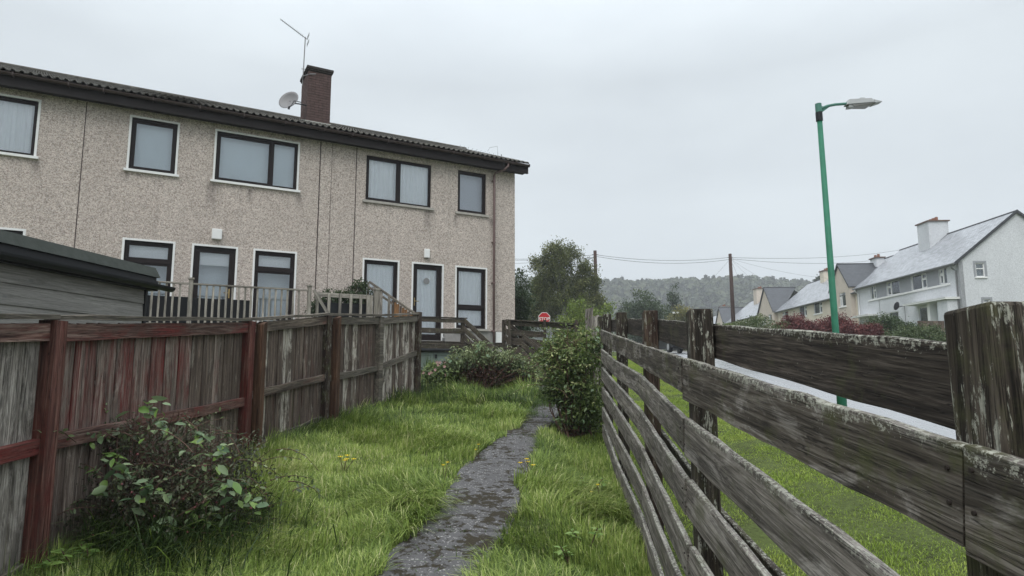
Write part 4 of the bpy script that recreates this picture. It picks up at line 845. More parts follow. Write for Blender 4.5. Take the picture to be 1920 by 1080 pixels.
# ---------------------------------------------------------------- shed over the left fence
sh = empty('garden_shed', (-4.65, 7.9, 0.6), -math.radians(3.85), 'low grey clad shed with black gutter and flat felt roof behind the left fence', 'shed')
zz = 0
for k in range(9):
    z0 = 0.05 + k * .205; m = MB(); m.hexa([(-.012, -7.5, z0), (.018, -7.5, z0), (.018, 0, z0), (-.012, 0, z0)], [(-.012, -7.5, z0 + .203), (.002, -7.5, z0 + .203), (.002, 0, z0 + .203), (-.012, 0, z0 + .203)])
    m.build('cladding_board', M['shed_board'], sh)
MB().box(-2.4, -.013, -7.5, -.01, 0, 1.86).build('wall', M['shed_board'], sh)
MB().box(-.02, .03, -.012, .03, 0, 1.86).build('corner_post', M['black'], sh)
MB().box(-.02, .10, -7.6, .12, 1.862, 1.99).build('fascia', M['black'], sh)
MB().box(-2.5, .085, -7.6, .10, 1.992, 2.03).build('soffit_board', M['black'], sh)
m = MB(); m.hexa([(-2.5, -7.6, 2.035), (.12, -7.6, 2.035), (.12, .13, 2.035), (-2.5, .13, 2.035)], [(-2.5, -7.6, 2.26), (.07, -7.6, 2.16), (.07, .09, 2.16), (-2.5, .09, 2.26)]); m.build('felt_roof', M['felt'], sh)
g = MB(); n = 8; v = []; fc = []
for y in (-7.6, .30):
    for i in range(n + 1): t = PI + PI * i / n; v.append((.165 + .06 * math.cos(t), y, 1.93 + .06 * math.sin(t)))
    for i in range(n + 1): t = PI + PI * i / n; v.append((.165 + .052 * math.cos(t), y, 1.93 + .052 * math.sin(t)))
q = 2 * (n + 1)
for i in range(n): fc += [(i, i + 1, i + 1 + q, i + q), (i + n + 1, i + n + 1 + q, i + n + 2 + q, i + n + 2), (i, i + n + 1, i + n + 2, i + 1), (i + q, i + 1 + q, i + n + 2 + q, i + n + 1 + q)]
fc += [(0, q, q + n + 1, n + 1), (n, 2 * n + 1, 2 * n + 1 + q, n + q)]
g.add(v, fc).build('gutter', M['black'], sh)

# ---------------------------------------------------------------- path
PY = [0.0, 2.0, 3.74, 4.88, 6.15, 7.67, 9.3, 11, 13.3]; PXL = [-1.30, -1.07, -.82, -.60, -.48, -.14, .22, .40, .35]; PXR = [-.55, -.35, -.14, .04, .17, .34, .68, .98, 1.0]
pl_ = lambda y: np.interp(y, PY, PXL); pr_ = lambda y: np.interp(y, PY, PXR)
pth = empty('garden_path', (0, 0, 0), 0); tag(pth, 'cracked mossy path leading to the deck steps', kind='structure')
yb = [0.2, 2.3, 4.42, 6.5, 7.75, 9.0, 10.6, 12.0, 13.2]
for i in range(len(yb) - 1):
    v = []; f = []; n = 10; tl = random.uniform(-.008, .008)
    for k in range(n + 1):
        y = yb[i] + .012 + (yb[i + 1] - yb[i] - .024) * k / n; a, b_ = pl_(y) + random.uniform(-.012, .012), pr_(y) + random.uniform(-.012, .012)
        for x in (a, (a + b_) / 2, b_): v.append((x, y, float(np.interp(y, GY, GZ)) + .016 + tl * (k / n - .5) + random.uniform(-.002, .002)))
        for x in (a, b_): v.append((x, y, float(np.interp(y, GY, GZ)) - .08))
    for k in range(n): c = 5 * k; f += [(c, c + 1, c + 6, c + 5), (c + 1, c + 2, c + 7, c + 6), (c + 3, c, c + 5, c + 8), (c + 2, c + 4, c + 9, c + 7)]
    f += [(0, 3, 4, 2, 1), (5 * n, 5 * n + 1, 5 * n + 2, 5 * n + 4, 5 * n + 3)]
    MB().add(v, f).build('slab', M['path'], pth, smooth=False)

# ---------------------------------------------------------------- grass
def blades(name, x, y, L_, bend, yaw, wd, mat, rnd, z=None, lift=0.0):
    n = len(x); z = gz(x, y) + lift if z is None else z
    t = np.array([0, .38, .72, 1.0]); base = np.stack([x, y, z - .01], -1); dx = np.stack([np.cos(yaw), np.sin(yaw), 0 * yaw], -1); sd = np.stack([-np.sin(yaw), np.cos(yaw), 0 * yaw], -1)
    rows = []
    for i, tt in enumerate(t):
        c = base + np.array([0, 0, 1.0]) * (L_ * tt * (1 - .55 * bend * tt ** 1.3))[:, None] + dx * (L_ * bend * tt ** 1.8)[:, None]
        w = (wd * (1, .9, .6, 0)[i] * .5)[:, None]
        if i < 3: rows += [c - sd * w, c + sd * w]
        else: rows.append(c)
    v = np.stack(rows, 1).reshape(-1, 3); T = np.array([[0, 1, 3], [0, 3, 2], [2, 3, 5], [2, 5, 4], [4, 5, 6]])
    f = (T[None] + (np.arange(n) * 7)[:, None, None]).reshape(-1, 3)
    return npmesh(name, v, f, mat, rnd=np.repeat(np.clip(rnd, 0, 1), 7))
n = 240000
y = 2.6 + 11.2 * rng.uniform(0, 1, n) ** 1.45; x = rng.uniform(-3.0, 1.35, n)
lx = np.interp(y, [p[1] for p in LF] + [12, 14], [p[0] for p in LF] + [-1.7, -1.9]) + 0.0; rx = np.interp(y, [p[1] for p in RF], [p[0] for p in RF]) - .01
inpath = (x > pl_(y) + .055 * wob(x, y, 5) + 0.03 + np.where(y > 8, .03, 0)) & (x < pr_(y) - .01 + .055 * wob(x, y, 6, 9))
seam = np.min(np.abs(y[:, None] - np.array(yb)[None]), 1) < .03
keep = (x > lx) & (x < rx) & (~inpath | (seam & (rng.uniform(size=n) < .55)) | (rng.uniform(size=n) < .014 + .10 * np.clip(wob(x, y, 2.4, 31) - .55, 0, 1) + .30 * (y > 9.0) + .10 * (y > 7.6) + .5 * (y > 10.3)))
x, y, inpath, seam = x[keep], y[keep], inpath[keep], seam[keep]; n = len(x)
cl = wob(x, y, 2.2, 3); cl2 = wob(x, y, 5.5, 11); dist_path = np.minimum(np.abs(x - pl_(y)), np.abs(x - pr_(y)))
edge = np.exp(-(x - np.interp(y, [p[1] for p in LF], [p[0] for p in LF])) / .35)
ln = (.13 + .07 * cl + .05 * cl2 + .10 * edge) * rng.uniform(.55, 1.35, n); ln = np.clip(ln, .05, .42); ln = np.where(inpath & (y < 9), ln * .35, ln); ln = np.where(y > 9.9, ln * 1.75, ln)
bend = np.clip(.62 + .35 * cl + rng.normal(0, .32, n), .08, 1.35)
yaw = 2.6 * wob(x, y, 1.5, 17) + 1.2 + rng.normal(0, 1.0, n)
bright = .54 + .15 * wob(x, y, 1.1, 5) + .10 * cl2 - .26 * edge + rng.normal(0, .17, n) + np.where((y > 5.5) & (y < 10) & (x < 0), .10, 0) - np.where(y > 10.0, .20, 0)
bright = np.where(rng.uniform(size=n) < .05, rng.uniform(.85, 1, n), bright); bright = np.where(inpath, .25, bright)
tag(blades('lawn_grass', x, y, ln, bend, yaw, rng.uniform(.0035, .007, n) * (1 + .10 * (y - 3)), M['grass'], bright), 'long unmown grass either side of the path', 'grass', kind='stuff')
n = 2600; x = -2.30 + rng.normal(0, .34, n); y = 3.95 + rng.normal(0, .34, n); m_ = (x > -2.62) & ~((y < 3.92) & (x < -2.12)); x, y = x[m_], y[m_]; n = len(x)
tag(blades('strappy_grass', x, y, rng.uniform(.25, .62, n), rng.uniform(.3, 1.3, n), rng.normal(-.6, 1.2, n), rng.uniform(.005, .010, n), M['grass'], np.where(rng.uniform(size=n) < .06, .6, rng.uniform(.0, .24, n))), 'long dark strappy grass around the foot of the near shrub', 'grass', kind='stuff')
# verge beyond the ranch fence: mown
n = 330000; y = -.5 + 27 * rng.uniform(0, 1, n) ** 1.7; x = rx_ = np.interp(y, [p[1] for p in RF] + [14, 30], [p[0] for p in RF] + [1.4, 2.6]) + rng.uniform(-.04, 1, n) * (KX(y) - .14 - np.interp(y, [p[1] for p in RF] + [14, 30], [p[0] for p in RF] + [1.4, 2.6]))
tag(blades('verge_grass', x, y, rng.uniform(.018, .042, n) * (1 + .25 * wob(x, y, 4)), rng.uniform(.1, .8, n), rng.uniform(0, 6.28, n), rng.uniform(.003, .005, n) * (1 + .20 * y), M['verge'], .52 + .16 * wob(x, y, 2.0, 21) + .08 * wob(x, y, 7, 2) + rng.normal(0, .14, n)), 'short mown grass verge between the ranch fence and the road', 'grass', kind='stuff')

# ---------------------------------------------------------------- houses across the road
SA = math.radians(3.848); SC, SS = math.cos(SA), math.sin(SA)
def sa(Yw): return (Yw + 1.8) / SC                            # world distance -> distance along the row
def row_empty(a, z, label, cat='house', group='houses across the road', name='row_house', b=26.84):
    return empty(name, (b * SC + a * SS, -b * SS + a * SC, z), -SA, label, cat, group)
def rwindow(par, a0, a1, z0, z1, side=1, cur='greycurtain', face='front', bars=True, sillw=None):
    """white framed window: front = in the road face (x = 0), gable = in the near end wall (y = 0)"""
    T = (lambda u, d, z: (d, u, z)) if face == 'front' else (lambda u, d, z: (u, d, z))
    def bx(m, u0, u1, d0, d1, z0_, z1_):
        if face == 'front': m.box(d0, d1, u0, u1, z0_, z1_)
        else: m.box(u0, u1, d0, d1, z0_, z1_)
    m = MB(); w = .06; d0, d1 = .05, .12
    for (u0, u1, c0, c1) in ((a0, a0 + w, z0, z1), (a1 - w, a1, z0, z1), (a0 + w, a1 - w, z0, z0 + w), (a0 + w, a1 - w, z1 - w, z1)): bx(m, u0, u1, d0, d1, c0, c1)
    wd = a1 - a0; panes = []
    if bars and wd > .7:
        sp = a0 + wd * (.33 if side > 0 else .67) if wd > 1.1 else a0 + wd * .5
        bx(m, sp - .035, sp + .035, d0 - .01, d1, z0 + w, z1 - w)
        if side > 0: u0, u1, o0, o1 = a0 + w, sp - .035, sp + .035, a1 - w
        else: u0, u1, o0, o1 = sp + .035, a1 - w, a0 + w, sp - .035
        zt = z0 + (z1 - z0) * .62
        for (p, q, r, t) in ((u0, u1, z0 + w, zt - .03), (u0, u1, zt + .03, z1 - w)):
            for (g0, g1, h0, h1) in ((p, p + .05, r, t), (q - .05, q, r, t), (p + .05, q - .05, r, r + .05), (p + .05, q - .05, t - .05, t)): bx(m, g0, g1, d0 - .02, d1 - .01, h0, h1)
            panes.append((p + .05, q - .05, r + .05, t - .05))
        bx(m, u0, u1, d0 - .01, d1, zt - .03, zt + .03); panes.append((o0, o1, z0 + w, z1 - w))
    else:
        zt = z0 + (z1 - z0) * .6; bx(m, a0 + w, a1 - w, d0 - .01, d1, zt - .03, zt + .03); panes += [(a0 + w, a1 - w, z0 + w, zt - .03), (a0 + w, a1 - w, zt + .03, z1 - w)]
    wn = m.build('window', M['white'], par)
    for (u0, u1, c0, c1) in panes:
        g = MB(); bx(g, u0, u1, .085, .095, c0, c1); g.build('pane', M['glass'], wn)
    g = MB(); bx(g, a0, a1, .24, .25, z0, z1); g.build('curtain', M[cur], wn)
    if sillw: g = MB(); bx(g, a0 - sillw, a1 + sillw, -.07, .10, z0 - .10, z0 - .001); g.build('sill', M['white'], wn)
    return wn
def uvroof(par, name, pts, mat, thick=.06):
    """one sloping roof plane: pts eave0, eave1, ridge1, ridge0 (3-d)"""
    p = [Vector(q) for q in pts]; nrm = (p[1] - p[0]).cross(p[-1] - p[0]).normalized()
    if nrm.z < 0: nrm = -nrm
    k = len(p); v = [q for q in p] + [q - nrm * thick for q in p]
    f = [tuple(range(k)), tuple(range(k, 2 * k))[::-1]] + [(i, i + k, (i + 1) % k + k, (i + 1) % k) for i in range(k)]
    me = bpy.data.meshes.new(name); me.from_pydata([tuple(q) for q in v], [], f); me.update()
    ux = (p[1] - p[0]).normalized(); uy = nrm.cross(ux); uv = me.uv_layers.new(name='UVMap')
    for lp in me.loops: q = Vector(me.vertices[lp.vertex_index].co) - p[0]; uv.data[lp.index].uv = (q.dot(ux), q.dot(uy))
    return link(name, me, par, mat)
def chimney(par, x, y, z0, z1, wx, wy, mat, pots=3, base=None):
    c = MB().box(x - wx / 2, x + wx / 2, y - wy / 2, y + wy / 2, z0, z1).build('chimney', mat, par)
    MB().box(x - wx / 2 - .1, x + wx / 2 + .1, y - wy / 2 - .1, y + wy / 2 + .1, z1, z1 + .09).build('cap', M['capdark'], c)
    for i in range(pots):
        yy = y - wy / 2 + wy * (i + .5) / pots; MB().tube([(x, yy, z1 + .09), (x, yy, z1 + .16), (x, yy, z1 + .38)], [.15, .12, .11], 10).build('chimney_pot', M['terracotta'], c)
    return c
EV, RG = 8.48, 11.78
def row(a0, a1, zb, wallm, roofm, wins, label, near_gable=False, far_gable=True, drop=0.0, depth=7.9, fstep=0.0):
    """a length of two storey row; a0 nearest. local x away from the road, local y along the row"""
    h = row_empty(a0, zb, label); L_ = a1 - a0; ev = EV - drop - zb; rg = RG - drop - zb; hd = depth / 2
    ops = [(w[0] - a0, w[1] - a0, w[2] - zb, w[3] - zb) for w in wins]
    wall(h, 'wall', 0, L_, -1.0, ev, ops, wallm, axis='y', thick=.26)
    for w, o in zip(wins, ops): rwindow(h, *o, side=w[4], sillw=w[5] if len(w) > 5 else None, cur=w[6] if len(w) > 6 else 'greycurtain')
    MB().box(depth - .2, depth, 0, L_, -1.0, ev).build('back_wall', wallm, h)
    uvroof(h, 'roof', [(-.30, L_, ev - .10), (-.30, -.10 if near_gable else 0, ev - .10), (hd, -.10 if near_gable else 0, rg + .05), (hd, L_, rg + .05)], roofm)
    uvroof(h, 'roof', [(depth + .30, -.10 if near_gable else 0, ev - .10), (depth + .30, L_, ev - .10), (hd, L_, rg + .05), (hd, -.10 if near_gable else 0, rg + .05)], roofm)
    MB().tube([(hd, -.1 if near_gable else 0, rg + .03), (hd, L_, rg + .03)], .08, 8).build('ridge', M['slate_dark'], h)
    MB().tube([(-.36, -.1 if near_gable else 0, ev - .16), (-.36, L_, ev - .16)], .065, 8).box(-.29, -.001, .0, L_, ev - .22, ev - .20).build('gutter', M['gutter_grey'], h)
    return h
M['gutter_grey'] = plain('grey_gutter', (0.16, 0.165, 0.17), 0.5, 0.4, 0.1)
ZB = 3.55
aw = sa(41.3); ax_ = sa(55.5)
wh_ = row(aw, ax_, ZB, M['harl_white'], M['slate_light'],
    [(sa(42.65), sa(43.5), 7.16, 8.30, -1), (sa(45.0), sa(46.95), 7.16, 8.30, 1), (sa(48.6), sa(50.5), 7.16, 8.30, -1), (sa(52.2), sa(53.15), 7.16, 8.30, 1), (sa(44.75), sa(46.35), 4.42, 5.84, 1, .08), (sa(49.05), sa(51.25), 4.42, 5.84, -1, .08)],
    'white roughcast house with wet grey slate roof and white chimney, nearest across the road', near_gable=True)
L_ = ax_ - aw; ev = EV - ZB; rg = RG - ZB
gw = wall(wh_, 'gable_wall', 0.0, 7.9, -1.0, ev, [(1.05, 1.62, 7.42 - ZB, 8.34 - ZB), (1.35, 1.78, 5.45 - ZB, 5.92 - ZB)], M['harl_white'], face=0, thick=-.26)
MB().add([(0, 0, ev), (7.9, 0, ev), (3.95, 0, rg), (0, .2, ev), (7.9, .2, ev), (3.95, .2, rg)], [(0, 1, 2), (5, 4, 3), (0, 3, 4, 1), (1, 4, 5, 2), (2, 5, 3, 0)]).build('gable_top', M['harl_white'], wh_)
MB().add([(7.7, L_ - .02, -1), (0.3, L_ - .02, -1), (0.3, L_ - .02, ev), (7.7, L_ - .02, ev), (3.95, L_ - .02, rg)], [(0, 1, 2, 4, 3)]).build('party_wall', M['harl_white'], wh_)
for (a, b_, c, d) in ((1.05, 1.62, 7.42 - ZB, 8.34 - ZB), (1.35, 1.78, 5.45 - ZB, 5.92 - ZB)):
    rwindow(wh_, a, b_, c, d, face='gable', bars=False, sillw=.10 if c > 3 else None); m = MB(); e = .14
    m.box(a - e, a, -.006, -.001, c, d + e); m.box(b_, b_ + e, -.006, -.001, c, d + e); m.box(a, b_, -.006, -.001, d, d + e); m.build('window_surround', M['greyband'], wh_)
for s_ in (-1, 1):                                            # verge boards
    x0 = 3.95 + s_ * 4.28; z0 = ev - .18
    MB().hexa([(x0, -.13, z0 - .12), (3.95, -.13, rg - .10), (3.95, -.101, rg - .10), (x0, -.101, z0 - .12)], [(x0, -.13, z0 + .11), (3.95, -.13, rg + .13), (3.95, -.101, rg + .13), (x0, -.101, z0 + .11)]).build('verge', M['slate_dark'], wh_)
MB().box(-.08, -.002, sa(42.3) - aw, sa(53.5) - aw, 7.03 - ZB, 7.155 - ZB).build('sill_band', M['white'], wh_)
for (p, q) in ((43.55, 44.95), (47.0, 48.55), (50.55, 52.15)): MB().box(-.012, -.002, sa(p) - aw, sa(q) - aw, 7.16 - ZB, 8.30 - ZB).build('painted_band', M['greyband'], wh_)
for (p, q, z, d) in ((41.45, 46.6, 5.98, .95), (52.3, 55.3, 5.75, .8)):
    MB().box(-d, -.002, sa(p) - aw, sa(q) - aw - 0.001, z - ZB, z - ZB + .11).box(-d - .02, -.003, sa(p) - aw - .01, sa(q) - aw + .02, z - ZB + .111, z - ZB + .14).build('canopy', M['white'], wh_)
MB().box(-.75, -.002, sa(41.6) - aw, sa(42.7) - aw, -1, 5.97 - ZB).build('porch_wall', M['harl_white'], wh_)
MB().box(-.05, -.003, sa(43.1) - aw, sa(43.95) - aw, -.5, 5.7 - ZB).build('front_door', M['lightcurtain'], wh_)
MB().box(-.50, -.002, sa(44.05) - aw, sa(44.35) - aw, -1, 5.97 - ZB).build('porch_wall', M['white'], wh_)
MB().tube([(-.36, .25, ev - .2), (-.30, .3, ev - .4), (-.06, .28, ev - .6), (-.06, .28, -.9)], .05, 8).build('downpipe', M['gutter_grey'], wh_)
MB().tube([(-.36, L_ - .35, ev - .2), (-.30, L_ - .35, ev - .4), (-.06, L_ - .35, ev - .6), (-.06, L_ - .35, -.9)], .05, 8).build('downpipe', M['white'], wh_)
MB().tube([(-.02, sa(51.8) - aw, 7.0 - ZB), (-.02, sa(51.6) - aw, -.5)], .012, 5).build('cable', M['wire'], wh_)
chimney(wh_, 3.3, sa(49.4) - aw, 10.2 - ZB, 12.85 - ZB, 1.5, 1.55, M['harl_white'], 4)
uvroof(wh_, 'chimney_flashing', [(2.5, sa(48.55) - aw, 10.62 - ZB), (2.5, sa(50.25) - aw, 10.62 - ZB), (4.0, sa(50.25) - aw, 11.90 - ZB), (4.0, sa(48.55) - aw, 11.90 - ZB)], M['slate_dark'], .01)
m = MB(); v = []; f = []
for r in range(5):
    for a in range(18): v.append((.33 * r / 4 * math.cos(a * PI / 9), 1.0 * (.33 * r / 4) ** 2, .33 * r / 4 * math.sin(a * PI / 9)))
for r in range(4):
    for a in range(18): f.append((r * 18 + a, r * 18 + (a + 1) % 18, (r + 1) * 18 + (a + 1) % 18, (r + 1) * 18 + a))
d2 = row_empty(sa(48.1), 6.12, 'black satellite dish on a bracket on the white house front', 'satellite dish', None, 'satellite_dish', b=26.84)
dm2 = m.add(v, f).build('reflector', M['black'], d2, smooth=True); dm2.location = (-.5, 0, 0); dm2.rotation_euler = (.3, 0, .5)
MB().tube([(0, 0, 0), (-.45, 0, 0)], .03, 6).tube([(-.5, .05, -.1), (-.65, -.45, -.12)], .02, 6).build('arm', M['black'], d2); MB().tube([(-.02, 0, 0), (-.02, -.05, -1.8)], .012, 5).build('cable', M['wire'], d2)
def wing(a0, a1, zb, wallm, pk, evz, wins, label, bside=26.40, vdepth=3.4, group='cross gables across the road'):
    h = row_empty(a0, zb, label, 'house', group, 'gabled_house', b=bside); w = a1 - a0; e = evz - zb; p = pk - zb; c = w / 2
    wall(h, 'wall', 0, w, -1.0, e, [(q[0] - a0, q[1] - a0, q[2] - zb, q[3] - zb) for q in wins], wallm, axis='y', thick=.25)
    for q in wins: rwindow(h, q[0] - a0, q[1] - a0, q[2] - zb, q[3] - zb, side=-1, sillw=.10)
    MB().add([(0, 0, e), (0, w, e), (0, c, p), (.2, 0, e), (.2, w, e), (.2, c, p)], [(0, 2, 1), (3, 4, 5), (0, 1, 4, 3), (1, 2, 5, 4), (2, 0, 3, 5)]).build('gable_top', wallm, h)
    MB().box(.251, 1.3, -.003, .20, -1.0, e).build('side_wall', wallm, h); MB().box(.251, 1.3, w - .20, w + .003, -1, e).build('side_wall', wallm, h)
    sl = (p - e) / c
    uvroof(h, 'roof', [(-.12, -.15, e - .15 * sl + .05), (.9, -.15, e - .15 * sl + .05), (vdepth + .45, c, p + .06), (-.12, c, p + .06)], M['slate_dark'])
    uvroof(h, 'roof', [(.9, w + .15, e - .15 * sl + .05), (-.12, w + .15, e - .15 * sl + .05), (-.12, c, p + .06), (vdepth + .45, c, p + .06)], M['slate_dark'])
    MB().tube([(-.13, c, p + .06), (vdepth + .4, c, p + .06)], .06, 6).build('ridge', M['slate_dark'], h)
    m = MB()
    for s_ in (0, 1):
        y0 = -.15 if s_ == 0 else w + .15
        m.hexa([(-.155, y0, e - .15 * sl - .12), (-.125, y0, e - .15 * sl - .12), (-.125, c, p - .08), (-.155, c, p - .08)], [(-.155, y0, e - .15 * sl + .08), (-.125, y0, e - .15 * sl + .08), (-.125, c, p + .10), (-.155, c, p + .10)])
    m.build('verge', M['slate_dark'], h)
    return h
g1 = wing(sa(55.85), sa(59.75), ZB, M['harl_beige'], 10.95, 8.75, [(sa(56.75), sa(58.0), 7.0, 8.25)], 'beige gabled house front with a slate roof, joined to the white house')
g2 = wing(sa(75.6), sa(81.4), ZB, M['harl_beige'], 11.35, 8.25, [(sa(76.4), sa(77.6), 6.9, 7.9), (sa(78.6), sa(79.8), 6.9, 7.8)], 'pale peach gabled front halfway down the far row, above the hedges')
g3 = wing(sa(98), sa(103), ZB, M['harl_beige'], 10.9, 8.2, [], 'farthest small peach gable at the end of the row by the utility pole')
r2 = row(ax_ + .02, sa(75.8), ZB, M['harl_cream'], M['slate_light'],
    [(sa(62.9), sa(65.0), 6.9, 8.05, 1, .05, 'lightcurtain'), (sa(66.8), sa(68.9), 6.9, 8.05, 1, .05, 'lightcurtain'), (sa(72.2), sa(74.1), 6.9, 7.95, -1, .05)], 'long cream house with light grey roof between the two beige gables', drop=.30)
r3 = row(sa(81.2), sa(98.2), ZB, M['harl_cream'], M['slate_light'], [(sa(83), sa(84.6), 6.9, 7.9, 1), (sa(88), sa(89.6), 6.9, 7.9, 1)], 'far cream house with wet roof and square chimney beyond the middle gable', drop=.15)
r4 = row(sa(102.8), sa(122), ZB, M['harl_white'], M['slate_light'], [], 'farthest white house of the row, partly behind the ranch fence post', drop=.6)
chimney(g1, 3.5, 1.9, 10.6 - ZB, 11.45 - ZB, .7, 1.1, M['harl_white'], 2)
chimney(r2, 3.6, 14.5, 10.4 - ZB, 12.1 - ZB, 1.0, 1.0, M['harl_cream'], 2)
chimney(r3, 3.3, sa(92) - sa(81.2), 10.2 - ZB, 12.8 - ZB, 1.4, 1.5, M['harl_beige'], 3)
chimney(r4, 3.3, 9, 10.0 - ZB, 12.1 - ZB, 1.4, 1.5, M['harl_white'], 3)

# ---------------------------------------------------------------- lamp, poles, wires, sign, car
lp = empty('street_lamp', (4.86, 9.45, G(4.86, 9.45)), 0, 'tall green painted street lamp with grey head on the grass verge', 'street lamp')
H0 = 5.56 - lp.location.z
MB().tube([(0.02, 0, -.3), (0.02, 0, .9), (0, 0, 1.0), (-.045, 0, H0 - .15)], [.068, .068, .050, .038], 18).build('pole', M['greenpaint'], lp, smooth=True)
MB().tube([(-.046, 0, H0 - .24), (-.048, 0, H0 - .10)], .051, 16).build('band', M['black'], lp); MB().tube([(-.048, 0, H0 - .10), (-.05, 0, H0 + .04)], .048, 16).build('spigot', M['greendark'], lp)
MB().tube([(-.02, 0, H0 - .04), (.09, 0, H0 + .005), (.22, 0, H0 + .03), (.42, 0, H0 + .045)], .022, 10).add([(-.0, -.008, H0 - .10), (.14, -.008, H0 + .0), (0, -.008, H0 + .0), (0, .008, H0 - .10), (.14, .008, H0), (0, .008, H0)], [(0, 1, 2), (5, 4, 3), (0, 3, 4, 1), (1, 4, 5, 2)]).build('arm', M['greendark'], lp, smooth=False)
hd = MB(); zc = H0 + .05
hd.hexa([(.37, -.06, zc - .04), (.80, -.10, zc - .02), (.80, .10, zc - .02), (.37, .06, zc - .04)], [(.42, -.045, zc + .055), (.76, -.075, zc + .06), (.76, .075, zc + .06), (.42, .045, zc + .055)])
hd.hexa([(.80, -.09, zc - .03), (.93, -.05, zc + .005), (.93, .05, zc + .005), (.80, .09, zc - .03)], [(.79, -.075, zc + .04), (.94, -.045, zc + .02), (.94, .045, zc + .02), (.79, .075, zc + .04)])
hd.box(.60, .68, -.03, .03, zc + .06, zc + .085)
lh = hd.build('lamp_head', M['lampgrey'], lp, bevel=.012)
MB().hexa([(.48, -.06, zc - .07), (.72, -.07, zc - .065), (.72, .07, zc - .065), (.48, .06, zc - .07)], [(.44, -.055, zc - .036), (.79, -.09, zc - .026), (.79, .09, zc - .026), (.44, .055, zc - .036)]).build('lens', M['lampglass'], lh)
MB().hexa([(.40, -.05, zc - .085), (.50, -.05, zc - .075), (.50, .05, zc - .075), (.40, .05, zc - .085)], [(.41, -.05, zc - .041), (.55, -.05, zc - .041), (.55, .05, zc - .041), (.41, .05, zc - .041)]).build('bracket', M['lampgrey'], lh)
def pole(px, ytop, pxb, Y_, label, h_extra=0.0, r=.13):
    t = at(px, ytop, Y_); b = at(pxb, 620, Y_); gz_ = G(b.x, Y_); p = empty('utility_pole', (b.x, Y_, gz_), 0, label, 'utility pole', 'wooden utility poles')
    dxp = (t.x - b.x) * (t.z - gz_) / max(.1, t.z - b.z)
    MB().tube([(0, 0, -.5), (dxp * .5, 0, (t.z - gz_) * .5), (dxp, 0, t.z - gz_)], [r * 1.15, r * 1.05, r * .85], 12).build('shaft', M['polewood'], p, smooth=True)
    MB().box(dxp - .3, dxp + .3, -.05, .05, t.z - gz_ - .35, t.z - gz_ - .28).build('step_iron', M['metal'], p) if False else MB().tube([(dxp - .22, 0, t.z - gz_ - .3), (dxp + .22, 0, t.z - gz_ - .3)], .03, 6).build('bracket', M['metal'], p)
    MB().box(dxp - r, dxp + r, -r - .03, -r + .01, 2.2, 2.5).build('number_plate', M['lampgrey'], p) if False else None
    return t
T1 = pole(1116, 470, 1120, 46, 'dark wooden utility pole rising from the pale green bush', r=.14); T2 = pole(1369, 476, 1376, 50, 'leaning dark wooden utility pole in front of the wooded hill, beside the gables', r=.15)
def wire(a, b, sag, label, r=.014):
    a = Vector(a); b = Vector(b); pts = [a.lerp(b, i / 14) - Vector((0, 0, sag * 4 * (i / 14) * (1 - i / 14))) for i in range(15)]
    o = MB().tube([p - a for p in pts], r, 4).build('overhead_wire', M['wire']); o.location = a; tag(o, label, 'wire', 'overhead wires')
wire(T1 - Vector((0, 0, .3)), T2 - Vector((0, 0, .28)), .35, 'upper overhead wire strung between the two wooden poles'); wire(T1 - Vector((0, 0, .42)), T2 - Vector((0, 0, .45)), .42, 'lower overhead wire strung between the two wooden poles')
wire(T1 - Vector((0, 0, .3)), at(800, 470, 50), .5, 'upper wire from the left pole towards the terrace, crossing the birch')
for i, (px, py) in enumerate(((800, 480), (800, 492), (800, 520), (800, 548))): wire(T1 - Vector((0, 0, .5)), at(px, py, 38), .25, ['second', 'third', 'fourth', 'lowest'][i] + ' wire from the left pole towards the terrace roof', .009)
wire(T2 - Vector((0, 0, .3)), at(1740, 458, 84), .7, 'upper long wire from the leaning pole passing behind the white house roof'); wire(T2 - Vector((0, 0, .4)), at(1700, 478, 80), .7, 'lower long wire from the leaning pole passing behind the beige gable chimney')
for i, (px, py, yy) in enumerate(((1555, 522, 66), (1470, 540, 74), (1440, 545, 76), (1400, 548, 88))): wire(T2 - Vector((0, 0, .4)), at(px, py, yy), .25, ['service wire from the leaning pole to the long cream roof', 'service wire from the leaning pole to the peach gable roof', 'service wire from the leaning pole to the peach gable peak', 'service wire from the leaning pole to the square chimney'][i], .008)
wire(T2 - Vector((0, 0, .4)), at(1300, 552, 60), .2, 'thin wire falling left from the leaning pole to the trees', .008)
p = at(1020.5, 594, 26); ss = empty('stop_sign', (p.x, 26, G(p.x, 26)), math.radians(2), 'red octagonal STOP sign beyond the mossy board fence', 'road sign')
rz_ = p.z - ss.location.z - .06; R8 = .215
def octo(r, y0, y1, mat, name):
    m = MB(); v = [(r * math.cos(PI / 8 + k * PI / 4), y0, rz_ + r * math.sin(PI / 8 + k * PI / 4)) for k in range(8)] + [(r * math.cos(PI / 8 + k * PI / 4), y1, rz_ + r * math.sin(PI / 8 + k * PI / 4)) for k in range(8)]
    return m.add(v, [tuple(range(8)), tuple(range(8, 16))[::-1]] + [(k, k + 8, (k + 1) % 8 + 8, (k + 1) % 8) for k in range(8)]).build(name, mat, ss)
octo(.265, 0, .01, M['white'], 'border'); octo(.24, -.006, -.001, M['redsign'], 'plate')
tcv = bpy.data.curves.new('lettering', 'FONT'); tcv.body = 'STOP'; tcv.size = .185; tcv.align_x = 'CENTER'; tcv.align_y = 'CENTER'; tcv.extrude = .002; tcv.offset = .004
to = bpy.data.objects.new('tmp', tcv); tme = bpy.data.meshes.new_from_object(to); tme.name = 'lettering'; bpy.data.objects.remove(to)
lt = link('lettering', tme, ss, M['white']); lt.rotation_euler = (PI / 2, 0, 0); lt.location = (0, -.010, rz_ - .03)
